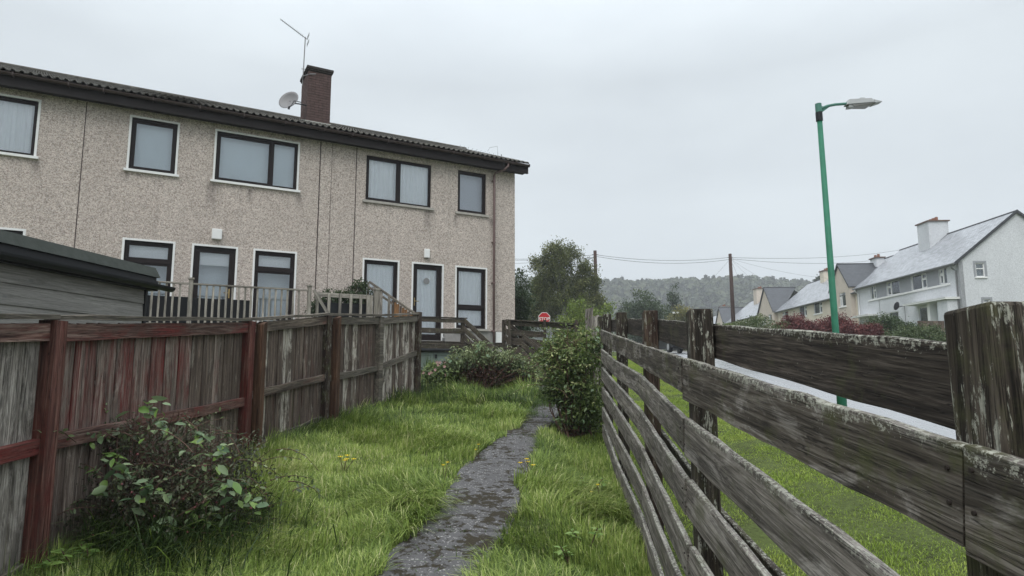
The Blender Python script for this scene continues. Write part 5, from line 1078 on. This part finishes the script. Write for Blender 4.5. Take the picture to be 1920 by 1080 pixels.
MB().tube([(0, .04, -.2), (0, .04, rz_ + .2)], .03, 8).build('pole', M['metal'], ss)
# small far lamp post
p = at(1267, 588, 60); sl = empty('lamp_post', (p.x, 60, G(p.x, 60)), 0, 'tiny pale lamp post far off before the yellowing tree', 'street lamp')
hh = p.z - sl.location.z; MB().tube([(0, 0, 0), (0, 0, hh)], .06, 8).build('pole', M['concrete'], sl); MB().box(-.28, .28, -.12, .12, hh, hh + .16).build('lamp_head', M['white'], sl)
# parked car, seen only as a low dark shape through the fence
def car(loc, rz, label):
    c = empty('parked_car', loc, rz, label, 'car')
    prof = [(-2.1, .28), (-2.15, .62), (-2.02, .86), (-1.25, .92), (-.75, 1.34), (.65, 1.38), (1.45, .98), (2.0, .84), (2.12, .55), (2.08, .26)]
    m = MB(); n = len(prof); 
    for y in (-.82, .82): m.v += [(x, y * (.86 if z > 1.2 else 1), z) for x, z in prof]
    m.f += [tuple(range(n)), tuple(range(n, 2 * n))[::-1]] + [(i, i + n, (i + 1) % n + n, (i + 1) % n) for i in range(n)]
    m.build('body', M['black'], c, bevel=.05)
    for s_ in (-1, 1):
        m = MB(); m.add([(-1.1, s_ * .84, .93), (1.25, s_ * .84, .96), (.6, s_ * .745, 1.31), (-.7, s_ * .745, 1.28)], [(0, 1, 2, 3)]); m.build('window', M['lampglass'], c)
        for x in (-1.35, 1.35):
            w = MB().tube([(x, s_ * .66, .32), (x, s_ * .85, .32)], .32, 18).build('wheel', M['black'], c); MB().tube([(x, s_ * .851, .32), (x, s_ * .86, .32)], .19, 12).build('rim', M['lampgrey'], w)
        MB().box(-2.17, -2.1, s_ * .62 - .14, s_ * .62 + .14, .62, .76).build('headlight', M['lampgrey'], c)
    MB().box(-2.18, -2.13, -.26, .26, .40, .51).build('number_plate', M['white'], c)
yy = 38.0; cx = (1264 - 960) / F * yy; car((cx, yy, float(np.interp(yy, GY, GZ)) - .17), PI / 2 + .07, 'dark parked car on the road, glimpsed under the top board of the ranch fence')

# ---------------------------------------------------------------- foliage
LEAF6 = np.array([[0, 0, 0], [.33, -.22, .05], [.72, -.19, .02], [1.0, 0, -.10], [.72, .19, .02], [.33, .22, .05], [.5, 0, -.03]])
LF6 = np.array([[0, 1, 6], [1, 2, 6], [2, 3, 6], [3, 4, 6], [4, 5, 6], [5, 0, 6]])
def cluster_pts(blobs, n, shell=.55, clump=0, cs=.2):
    """points spread through ellipsoids (x, y, z, rx, ry, rz, weight) gathered in clumps"""
    w = np.array([b[6] if len(b) > 6 else b[3] * b[4] * b[5] for b in blobs]); w = w / w.sum()
    def pick(m):
        k = rng.choice(len(blobs), m, p=w); B_ = np.array([b[:6] for b in blobs])[k]; d = rng.normal(size=(m, 3)); d /= np.linalg.norm(d, axis=1)[:, None]; r = rng.uniform(0, 1, m) ** shell
        return B_[:, :3] + d * B_[:, 3:6] * r[:, None], d
    if clump:
        c, d = pick(clump); k = rng.integers(0, clump, n); o = rng.normal(0, cs, (n, 3)); return c[k] + o, d[k], k
    p_, d = pick(n); return p_, d, np.arange(n)
def foliage(name, par, blobs, n, size, mat, clump=0, cs=.2, shell=.5, tmpl='dia', base=.45, light=.22, tilt=.8, zmin=None):
    p_, d, k = cluster_pts(blobs, n, shell, clump, cs)
    cr_ = rng.normal(0, .12, max(k) + 1)[k] if clump else 0
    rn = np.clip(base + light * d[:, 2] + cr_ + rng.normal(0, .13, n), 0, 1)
    if zmin is not None: m_ = p_[:, 2] > zmin; p_, d, rn = p_[m_], d[m_], rn[m_]; n = len(p_)
    T_, Fc = {'dia': (DIA, DF), 'leaf': (LEAF6, LF6), 'quad': (QUAD, QF)}[tmpl]
    yaw = np.arctan2(d[:, 1], d[:, 0]) + rng.normal(0, 1.1, n)
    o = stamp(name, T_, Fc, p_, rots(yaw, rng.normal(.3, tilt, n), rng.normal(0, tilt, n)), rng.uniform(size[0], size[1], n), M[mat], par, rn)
    return o
def tree(name, x, y, label, crown, n, size, mat, trunk_r=.2, trunk_m='bark', clump=120, cs=.35, limbs=7, cat='tree', top=None, **kw):
    """crown: ellipsoids relative to the foot"""
    zb = G(x, y); t = empty(name, (x, y, zb), 0, label, cat)
    cz = max(b[2] for b in crown); m = MB(); m.tube([(0, 0, -.3), (.1 * trunk_r, 0, cz * .45), (.3 * trunk_r, .05, cz * .9)], [trunk_r, trunk_r * .75, trunk_r * .35], 9)
    m.build('trunk', M[trunk_m], t, smooth=True); m = MB()
    for i in range(limbs):
        b = crown[i % len(crown)]; s_ = Vector((.05, 0, cz * random.uniform(.25, .6))); e = Vector((b[0] + random.uniform(-.6, .6) * b[3], b[1] + random.uniform(-.6, .6) * b[4], b[2] + random.uniform(-.2, .7) * b[5]))
        md = s_.lerp(e, .5) + Vector((0, 0, .1 * b[5])); m.tube([s_, md, e], [trunk_r * .4, trunk_r * .25, trunk_r * .07], 6)
    m.build('limb', M[trunk_m], t, smooth=True); c = foliage('crown', t, crown, n, size, mat, clump=clump, cs=cs, **kw); tag(c, kind='stuff'); return t
# birch with hanging sprays
tree('birch_tree', 3.6, 44, 'big loose drooping grey green tree behind the stop sign', [(-.3, 0, 5.8, 1.1, 1.1, 1.5), (-1.6, 0, 4.6, .95, 1.0, 1.5), (1.0, 0, 4.5, 1.2, 1.0, 1.4), (-.6, .3, 3.4, 1.8, 1.5, 1.3), (1.7, 0, 3.1, 1.2, 1, 1.2), (-1.7, 0, 2.7, 1.1, 1, 1.2), (.4, 0, 6.9, .9, .8, .8), (2.5, 0, 3.3, .5, .6, 1.5), (-1.9, 0, 6.2, .6, .6, .8), (-.6, 0, 7.3, .5, .5, .7), (1.5, 0, 5.9, .8, .7, .8), (-1.2, 0, 6.6, .8, .7, .8), (2.0, 0, 4.8, .7, .7, .9)], 46000, (.09, .17), 'l_birch', .20, 'birchbark', 420, .20, shell=.6, limbs=10)
o_ = [o for o in bpy.data.objects if o.name == 'birch_tree'][0]
hs = MB()
sp, dd, kk = cluster_pts([(0, 0, 4.2, 2.5, 1.5, 2.4)], 260, .35)
n = 260 * 26; tt = np.tile(np.linspace(0, 1, 26), 260); P_ = np.repeat(sp, 26, 0) + np.stack([.12 * np.sin(tt * 3 + np.repeat(rng.uniform(0, 6, 260), 26)), 0 * tt, -tt * np.repeat(rng.uniform(.6, 1.5, 260), 26)], -1) + rng.normal(0, .035, (n, 3))
tag(stamp('hanging_sprays', DIA, DF, P_, rrot(n), rng.uniform(.08, .15, n), M['l_birch'], o_, np.clip(rng.normal(.55, .2, n), 0, 1)), kind='stuff')
tree('dark_bush', .30, 23.5, 'dark leafy bush at the gable corner of the terrace', [(.0, 0, 2.0, .42, .8, 1.2), (-.2, 0, 2.6, .35, .6, .6), (.12, 0, 1.0, .45, .7, .9)], 5000, (.07, .13), 'l_dark', .06, clump=90, cs=.12, cat='bush')
tree('green_bush', 3.35, 29.5, 'bright yellow green bush in front of the left pole', [(0, 0, 1.7, .9, .8, .85), (-.7, 0, 1.1, .7, .7, .8), (.9, 0, 1.4, .65, .6, .75), (.2, 0, .8, 1.2, .8, .7), (1.1, 0, 2.05, .3, .3, .35), (-.1, .1, 2.45, .35, .3, .3)], 12000, (.07, .13), 'l_light', .08, clump=170, cs=.13, shell=.45, cat='bush')
tree('round_tree', 14.1, 68, 'broad dark rounded tree left of the distant conifer', [(0, 0, 4.8, 2.1, 2, 1.7), (-1.4, 0, 3.8, 1.4, 1.5, 1.6), (1.6, 0, 4.0, 1.5, 1.4, 1.5), (0, 0, 2.2, 2.9, 2, 1.6)], 10000, (.18, .32), 'l_dark', .25, clump=200, cs=.3, base=.55)
tree('conifer_tree', 20.6, 80, 'dark pointed conifer between the round tree and the yellowing one', [(0, 0, 7.9, .45, .5, .7), (0, 0, 7.0, .75, .7, .8), (0, 0, 6.0, 1.0, 1, 1.0), (0, 0, 4.2, 1.4, 1.3, 1.1), (0.1, 0, 2.8, 1.7, 1.5, 1.3), (0, 0, 1.2, 1.9, 1.6, 1.2)], 8000, (.15, .3), 'l_dark', .2, clump=200, cs=.25, base=.35)
tree('yellowing_tree', 16.3, 60, 'yellowing tree behind the ranch fence posts', [(0, 0, 3.6, .8, .9, 1.1), (-.9, 0, 3.0, .6, .6, .7), (-.6, 0, 2.2, .9, .8, .9), (.7, 0, 2.0, .9, .8, .9), (0, 0, 1.1, 1.5, 1, .9)], 7000, (.12, .22), 'l_yellow', .12, clump=140, cs=.2)
tree('pine_tree', 53.4, 108, 'dark spiky pine top showing over the cream roof', [(0, 0, 13.2, .35, .35, .6), (0, 0, 12.0, 1.2, 1, .4), (-.7, 0, 11.2, 1.2, 1, .35), (.8, 0, 11.0, 1.4, 1, .4), (-1.2, 0, 10.0, 1.5, 1, .4), (1.2, 0, 9.9, 1.4, 1, .4), (0, 0, 9.2, 2.2, 1.6, .7), (0, 0, 7, 2.8, 2, 1.5)], 6000, (.2, .45), 'l_dark', .3, clump=160, cs=.2, base=.3)
def hedge(x0, x1, y, top, label, mat, n, size, base=.5, name='hedge', yr=.9, cat='hedge'):
    xm = (x0 + x1) / 2; zb = G(xm, y); t = empty(name, (xm, y, zb), 0, label, cat); bl = []; k = max(2, int((x1 - x0) / .55))
    for i in range(k):
        x = x0 - xm + (x1 - x0) * (i + .5) / k; hh = (top - zb) * (random.uniform(.80, 1.0) if 0 < i < k - 1 else .78); bl.append((x, random.uniform(-.15, .15), hh * .55, .55, yr, hh * .46, 1)); bl.append((x + random.uniform(-.2, .2), random.uniform(-.2, .2), hh * .82, .3, .4, hh * .17, .5))
    m = MB()
    for i in range(k * 2): x = x0 - xm + (x1 - x0) * random.random(); m.tube([(x, 0, -.1), (x + random.uniform(-.2, .2), random.uniform(-.3, .3), (top - zb) * .7)], [.02, .006], 5)
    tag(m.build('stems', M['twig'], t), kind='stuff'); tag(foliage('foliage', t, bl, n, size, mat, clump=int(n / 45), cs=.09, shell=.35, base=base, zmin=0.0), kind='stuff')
hedge(8.6, 11.0, 25.5, 3.62, 'mid green shrubs left of the red hedge, across the road', 'l_hedge', 12000, (.05, .10), .62)
hedge(10.4, 14.1, 25.2, 3.66, 'dark red hedge behind the green lamp post', 'l_red', 20000, (.05, .10), .5)
hedge(12.4, 13.7, 23.8, 3.40, 'brownish red shrubs right of the green lamp post', 'l_red', 9000, (.05, .10), .42)
hedge(13.7, 15.9, 24.6, 3.56, 'dark green hedge right of the red shrubs', 'l_dark', 13000, (.05, .10), .55)
hedge(12.6, 14.9, 21.0, 2.95, 'low yellowish green shrubs in front of the white house', 'l_hedge', 13000, (.05, .09), .45)
hedge(10.5, 12.6, 33.5, 4.05, 'pale green bushes at the foot of the leaning pole', 'l_light', 8000, (.06, .11), .4)
rfb = empty('low_fence', (17.7, 26.5, G(17.7, 26.5)), 0, 'short weathered brown fence panel against the white house front', 'fence')
for i in range(9): upright('board', -.55 + i * .125, 0, 0, 1.28, .12, .02, 0, M['board_brown'], rfb, seg=2)

# garden plants on this side
def stems(name, par, foot, tips, r0, r1, mat, curve=.12, n=6):
    m = MB()
    for t in tips:
        f0 = Vector((foot[0] + random.gauss(0, foot[2]), foot[1] + random.gauss(0, foot[2]), -.05)); t = Vector(t); md = f0.lerp(t, .5) + Vector((random.gauss(0, curve), random.gauss(0, curve), .1)) * .6
        m.tube([f0, f0.lerp(md, .5), md, md.lerp(t, .55), t], [r0, r0 * .85, r0 * .65, r0 * .5, r1], n, cap=False)
    return tag(m.build(name, mat, par), kind='stuff')
def rnd_in(b): return (b[0] + random.uniform(-1, 1) * b[3], b[1] + random.uniform(-1, 1) * b[4], b[2] + random.uniform(-1, 1) * b[5])
def shoots(par, starts, n_leaf, ln, lsize, mat='l_bush', up=(.2, 1.0), flat=.7, base=.62, name='shoots'):
    """arching stray shoots with paired leaves"""
    m = MB(); P_, Y_, S_ = [], [], []
    for st in starts:
        a = random.uniform(0, 2 * PI) if len(st) < 4 else st[3] + random.gauss(0, .5); el = random.uniform(*up); L2 = ln * random.uniform(.6, 1.3); p = Vector(st[:3]); pts = [p.copy()]; d = Vector((math.cos(a) * flat, math.sin(a) * flat, el)).normalized()
        for k in range(6): d = (d + Vector((random.gauss(0, .12), random.gauss(0, .12), -.16))).normalized(); p = p + d * L2 / 6; pts.append(p.copy())
        m.tube(pts, [.0035 - .0004 * k for k in range(7)], 4, cap=False)
        for k in range(n_leaf):
            t = .15 + .85 * k / n_leaf; j = min(5, int(t * 6)); q = pts[j].lerp(pts[j + 1], t * 6 - j); P_.append(tuple(q)); Y_.append(a + (1.1 if k % 2 else -1.1) + random.gauss(0, .4)); S_.append(random.uniform(*lsize) * (1.1 - .4 * t))
    tag(m.build('shoot_stems', M['twig'], par), kind='stuff'); n = len(P_)
    tag(stamp(name, LEAF6, LF6, np.array(P_), rots(np.array(Y_), rng.normal(.25, .5, n), rng.normal(0, .5, n)), np.array(S_), M[mat], par, np.clip(rng.normal(base, .2, n), 0, 1)), kind='stuff')
# bush at the end of the ranch fence
bx_, by_ = .86, 8.35; bu = empty('hawthorn_bush', (bx_, by_, G(bx_, by_)), 0, 'tangled leafy bush growing over the far end of the ranch fence', 'bush')
bl = [(.02, 0, 1.05, .30, .42, .33), (-.14, .1, .72, .30, .45, .35), (.10, 0, .45, .28, .42, .4), (-.20, .2, 1.12, .20, .25, .17), (.20, .1, 1.22, .16, .3, .2), (-.02, 0, .25, .30, .4, .28), (-.34, .3, .95, .10, .2, .12), (-.42, .5, 1.02, .12, .2, .1), (-.1, -.1, 1.36, .08, .1, .08), (-.28, .1, .60, .12, .3, .18), (-.30, .3, 1.15, .14, .25, .10)]
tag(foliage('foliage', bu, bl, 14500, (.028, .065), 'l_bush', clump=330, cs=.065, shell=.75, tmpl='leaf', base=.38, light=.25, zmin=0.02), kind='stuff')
stems('stems', bu, (0, 0, .12), [rnd_in(random.choice(bl)) for _ in range(70)], .011, .003, M['twig'])
shoots(bu, [(random.gauss(-.08, .16), random.gauss(-.05, .2), random.uniform(.5, 1.25), random.choice([PI, -PI / 2, PI * .8, 1.2])) for _ in range(95)], 13, .46, (.035, .065), 'l_bush', base=.68)
# a few broad leaves picked out
lme = bpy.data.meshes.new('broad_leaf'); lme.from_pydata([tuple(v) for v in LEAF6], [], [tuple(f) for f in LF6]); lme.polygons.foreach_set('use_smooth', [True] * 6); lme.update(); lme.materials.append(M['leaf_big'])
lme2 = lme.copy(); lme2.name = 'bright_leaf'; lme2.materials.clear(); lme2.materials.append(M['leaf_bright'])
def put_leaf(par, p, size, yaw, pitch, roll=None, me=None):
    o = bpy.data.objects.new('leaf', me or lme); col.objects.link(o); o.parent = par; o.location = p; o.scale = (size, size * random.uniform(.85, 1.25), size); o.rotation_euler = (random.gauss(0, .35) if roll is None else roll, pitch, yaw); return o
for i in range(110):
    b = random.choice(bl[:6]); a = random.uniform(PI, 2 * PI); e = random.uniform(-.3, .9)
    put_leaf(bu, (b[0] + b[3] * math.cos(a) * .95, b[1] + b[4] * math.sin(a) * .95, b[2] + b[5] * e), random.uniform(.05, .085), a + random.gauss(0, .6), random.uniform(-.2, .9))
# shrub with brown stems in the middle
sx_, sy_ = -.62, 11.6; sb_ = empty('leggy_shrub', (sx_, sy_, G(sx_, sy_)), 0, 'leggy shrub with bare brown stems and pale leaves before the timber deck', 'shrub')
bl = [(-.05, 0, .62, .40, .35, .17), (.30, .1, .60, .38, .35, .18), (-.38, 0, .50, .26, .3, .16), (.05, 0, .84, .15, .2, .10), (.68, .1, .52, .32, .3, .18), (.95, .1, .42, .2, .3, .14)]
tips = [rnd_in(random.choice(bl)) for _ in range(150)]; stems('stems', sb_, (0, 0, .10), tips, .009, .003, M['twig'], .16, 5)
tag(foliage('foliage', sb_, bl, 6500, (.03, .07), 'l_sage', clump=240, cs=.055, shell=.5, tmpl='leaf', base=.42, light=.3), kind='stuff')
tag(foliage('dead_foliage', sb_, [(0, 0, .36, .55, .4, .26), (.2, 0, .45, .5, .35, .20), (-.45, 0, .45, .22, .3, .15)], 3800, (.02, .045), 'l_brownred', clump=260, cs=.06, base=.4), kind='stuff')
for i in range(60):
    b = random.choice(bl); a = random.uniform(PI, 2 * PI); put_leaf(sb_, (b[0] + b[3] * math.cos(a) * .9, b[1] + b[4] * math.sin(a) * .9, b[2] + b[5] * random.uniform(-.5, .9)), random.uniform(.07, .11), a + random.gauss(0, .6), random.uniform(-.2, .9))
shoots(sb_, [(random.gauss(.2, .33), random.gauss(-.05, .15), random.uniform(.45, .75)) for _ in range(60)], 12, .26, (.04, .075), 'l_sage', base=.6, up=(.5, 1.6))
rb = empty('maroon_shrub', (.12, 12.0, G(.12, 12.0)), 0, 'low maroon leaved shrub right of the brown stemmed one', 'shrub')
bl = [(0, 0, .30, .34, .3, .28), (.2, 0, .42, .24, .3, .18), (-.2, 0, .42, .25, .3, .18)]; tag(foliage('foliage', rb, bl, 5000, (.025, .055), 'l_brownred', clump=200, cs=.05, base=.42, zmin=0), kind='stuff'); stems('stems', rb, (0, 0, .1), [rnd_in(random.choice(bl)) for _ in range(40)], .007, .002, M['twig'])
# willowherb against the cupboard
wb = empty('willowherb', (-1.25, 11.5, G(-1.25, 11.5)), 0, 'bushy dark green willowherb with pink flowers beside the fence end', 'plant')
bl = [(0, 0, .22, .38, .3, .22), (.1, .1, .38, .28, .3, .14), (-.2, .1, .40, .15, .2, .14)]; tag(foliage('foliage', wb, bl, 6000, (.04, .085), 'l_bush', clump=240, cs=.06, base=.32, tmpl='dia', zmin=0, tilt=.5), kind='stuff'); stems('stems', wb, (0, 0, .15), [rnd_in(random.choice(bl)) for _ in range(50)], .005, .002, M['twig'])
pk = MB()
for i in range(16):
    b = random.choice(bl); c = Vector(rnd_in(b)) + Vector((0, -.15, .08)); 
    for k in range(5): a = k * 1.256; pk.add([c, c + Vector((.022 * math.cos(a - .5), -.008, .022 * math.sin(a - .5))), c + Vector((.03 * math.cos(a), -.004, .03 * math.sin(a))), c + Vector((.022 * math.cos(a + .5), -.008, .022 * math.sin(a + .5)))], [(0, 1, 2, 3)])
pk.build('flowers', M['pink'], wb)
# orange montbretia and white cane by the steps
mo = empty('montbretia', (.95, 12.7, G(.95, 12.7)), 0, 'orange flowered montbretia beneath the mossy board fence', 'plant')
m = MB()
for i in range(26):
    c = Vector((random.gauss(0, .09), random.gauss(0, .1), .50 + random.gauss(0, .07)))
    for k in range(5): a = k * 1.256 + i; m.add([c, c + Vector((.025 * math.cos(a - .4), 0, .025 * math.sin(a - .4))), c + Vector((.042 * math.cos(a), -.02, .042 * math.sin(a))), c + Vector((.025 * math.cos(a + .4), 0, .025 * math.sin(a + .4)))], [(0, 1, 2, 3)])
m.build('flowers', M['orangeflower'], mo)
tag(stamp('foliage', np.array([[0, -.02, 0], [0, .02, 0], [.5, 0, .2]]), np.array([[0, 1, 2]]), rng.normal(0, .08, (160, 3)) * [1, 1, 0], rots(rng.uniform(0, 6.28, 160), rng.uniform(-1.3, -.7, 160), rng.normal(0, .3, 160)), rng.uniform(.6, 1.1, 160), M['l_bush'], mo, rng.uniform(.4, .9, 160)), kind='stuff')
cn = MB().tube([(0, 0, 0), (-.005, 0, .22)], .016, 8).build('garden_cane', M['white']); p = at(1024, 697, 13.1); cn.location = p; tag(cn, 'short white tube upright at the foot of the board fence', 'tube')
lg = MB().tube([(-.35, 0, .02), (.0, .05, .03), (.30, .0, .02)], [.05, .06, .05], 8).build('log', M['bark']); p = at(1035, 716, 12.9); lg.location = p; tag(lg, 'dark old timber lying across the end of the path', 'timber')
# near shrub against the red fence
nx_, ny_ = -2.28, 4.35; ns = empty('berry_shrub', (nx_, ny_, G(nx_, ny_)), 0, 'straggly leafy shrub with dark berries against the red stained fence', 'shrub')
bl = [(-.18, 0, .44, .52, .42, .38), (.28, 0, .36, .42, .40, .32), (.55, -.1, .20, .20, .3, .14), (-.1, -.25, .22, .62, .35, .22), (.2, -.35, .3, .35, .25, .25), (-.35, .05, .62, .22, .25, .15), (.05, 0, .65, .30, .25, .14), (.45, -.05, .30, .22, .3, .20), (-.05, 0, .2, .5, .4, .2), (.42, 0, .58, .18, .2, .1), (-.38, .1, .78, .08, .12, .05), (-.10, .1, .80, .18, .1, .04)]
tag(foliage('foliage', ns, bl, 10500, (.014, .036), 'l_twiggy', clump=560, cs=.04, shell=.45, tmpl='leaf', base=.42, light=.22, zmin=.02), kind='stuff')
stems('stems', ns, (0, 0, .16), [rnd_in(random.choice(bl)) for _ in range(190)], .006, .0015, M['twig'], .15, 5)
shoots(ns, [(random.gauss(0, .34), random.gauss(-.15, .15), random.uniform(.25, .70)) for _ in range(85)], 10, .34, (.025, .055), 'l_sage', base=.36, up=(.0, 1.0))
sprays = [(-.50, -.1, .78, 9), (-.05, -.25, .80, 10), (.30, -.3, .62, 9), (-.16, -.42, .50, 12), (.12, -.5, .34, 14), (-.05, -.45, .42, 8), (.42, -.35, .52, 11), (.52, -.35, .34, 12), (.62, -.3, .22, 8), (.22, -.5, .16, 7), (-.42, -.3, .62, 7), (.05, -.3, .70, 8), (.40, -.4, .18, 6), (-.30, -.3, .3, 6)]
for (x, y, z, n) in [(a, b, c, int(d * 1.6)) for a, b, c, d in sprays]:
    dr_ = random.uniform(-.6, .6)
    for i in range(n):
        t = i / n; a = dr_ + (.9 if i % 2 else -.9) + random.gauss(0, .4) - PI / 2 * (i % 3 == 0)
        put_leaf(ns, (x + .16 * (t - .5) * math.cos(dr_) + random.gauss(0, .02), y + random.gauss(0, .03), z + .08 * math.sin(t * 3) + random.gauss(0, .025)), random.uniform(.05, .10), a, random.uniform(-.3, .8), roll=random.gauss(.5, .5), me=lme2 if random.random() < .3 else lme)
m = MB()
for i in range(90):
    b = random.choice(bl[:6]); c = Vector(rnd_in(b)) + Vector((0, -.12, 0)); r = random.uniform(.005, .010)
    m.add([c + Vector(q) * r for q in ((1, 0, 0), (-1, 0, 0), (0, 1, 0), (0, -1, 0), (0, 0, 1), (0, 0, -1))], [(0, 2, 4), (2, 1, 4), (1, 3, 4), (3, 0, 4), (2, 0, 5), (1, 2, 5), (3, 1, 5), (0, 3, 5)])
tag(m.build('berries', M['berry'], ns), kind='stuff')
# bright seedling at the fence foot, rosettes in the lawn
def rosette(x, y, label, n, size, spread, h, name='weed', group=None):
    t = empty(name, (x, y, G(x, y)), random.uniform(0, 6), label, 'plant', group); m = MB()
    for k in range(max(2, n // 8)):
        cx_, cy_ = random.gauss(0, spread), random.gauss(0, spread); hk = h * random.uniform(.6, 1.1); m.tube([(cx_ * .3, cy_ * .3, 0), (cx_, cy_, hk)], [.005, .003], 5)
        for i in range(8): a = i * 2.4 + k; put_leaf(t, (cx_, cy_, hk * (.6 + .4 * i / 8)), size * random.uniform(.7, 1.15), a, -.1 + random.gauss(0, .2), roll=random.gauss(0, .2), me=lme2)
    m.build('stems', M['twig'], t)
rosette(-2.33, 3.68, 'fresh bright green seedling at the bottom left corner by the fence', 40, .085, .11, .22, 'seedling')
rosette(.50, 4.35, 'small broad leaved weed near the foot of the ranch fence, close to the camera', 16, .06, .07, .14)
rosette(.62, 5.6, 'small broad leaved weed by the ranch fence, half way along the grass', 16, .055, .08, .16)
rosette(.38, 3.9, 'small broad leaved weed at the bottom edge right of the path', 16, .06, .07, .13)
def flower(px, py, label, n=6, r=.022, h=.14):
    for yy in np.linspace(3, 12, 200):
        p = at(px, py, yy)
        if p.z <= G(p.x, yy) + h: break
    t = empty('yellow_flower', (p.x, yy, G(p.x, yy)), 0, label, 'flower', 'yellow flowers in the lawn'); m = MB(); s_ = MB()
    for i in range(n):
        c = Vector((random.gauss(0, .022 * n ** .5), random.gauss(0, .02), h + random.gauss(0, .02))); s_.tube([(0, 0, 0), c], .0025, 4)
        for k in range(7): a = k * .9; m.add([c, c + Vector((r * .8 * math.cos(a - .35), r * .6 * math.sin(a - .35), .006)), c + Vector((r * 1.2 * math.cos(a), r * 1.2 * math.sin(a), .012)), c + Vector((r * .8 * math.cos(a + .35), r * .6 * math.sin(a + .35), .006))], [(0, 1, 2, 3)])
    tag(m.build('petals', M['flower'], t), kind='stuff'); s_.build('stem', M['twig'], t)
flower(645, 860, 'largest yellow flower cluster in the lawn left of the path', 5, .024); flower(991, 868, 'yellow flowers at the right edge of the path', 4, .022)
flower(833, 877, 'tiny yellow flower in the lawn just left of the path', 2, .016); flower(1126, 917, 'tiny yellow flower in the grass by the ranch fence', 2, .015); flower(898, 836, 'tiny pale yellow flower furthest along the left edge of the path', 2, .015)
# climber on the neighbour's deck
iv = tempty('ivy_clump', 5.1, .62, 2.2, 'mound of dark glossy ivy behind the grey balustrade', 'ivy')
bl = [(-.35, 0, 1.08, .32, .2, .36), (-.05, 0, .95, .4, .2, .38), (.32, 0, .85, .35, .2, .34), (.65, 0, .72, .3, .2, .30)]
tag(foliage('foliage', iv, bl, 6000, (.04, .08), 'l_dark', clump=200, cs=.05, shell=.4, tmpl='leaf', base=.5, zmin=0.0), kind='stuff'); stems('stems', iv, (.1, 0, .2), [rnd_in(random.choice(bl)) for _ in range(30)], .012, .003, M['twig'])
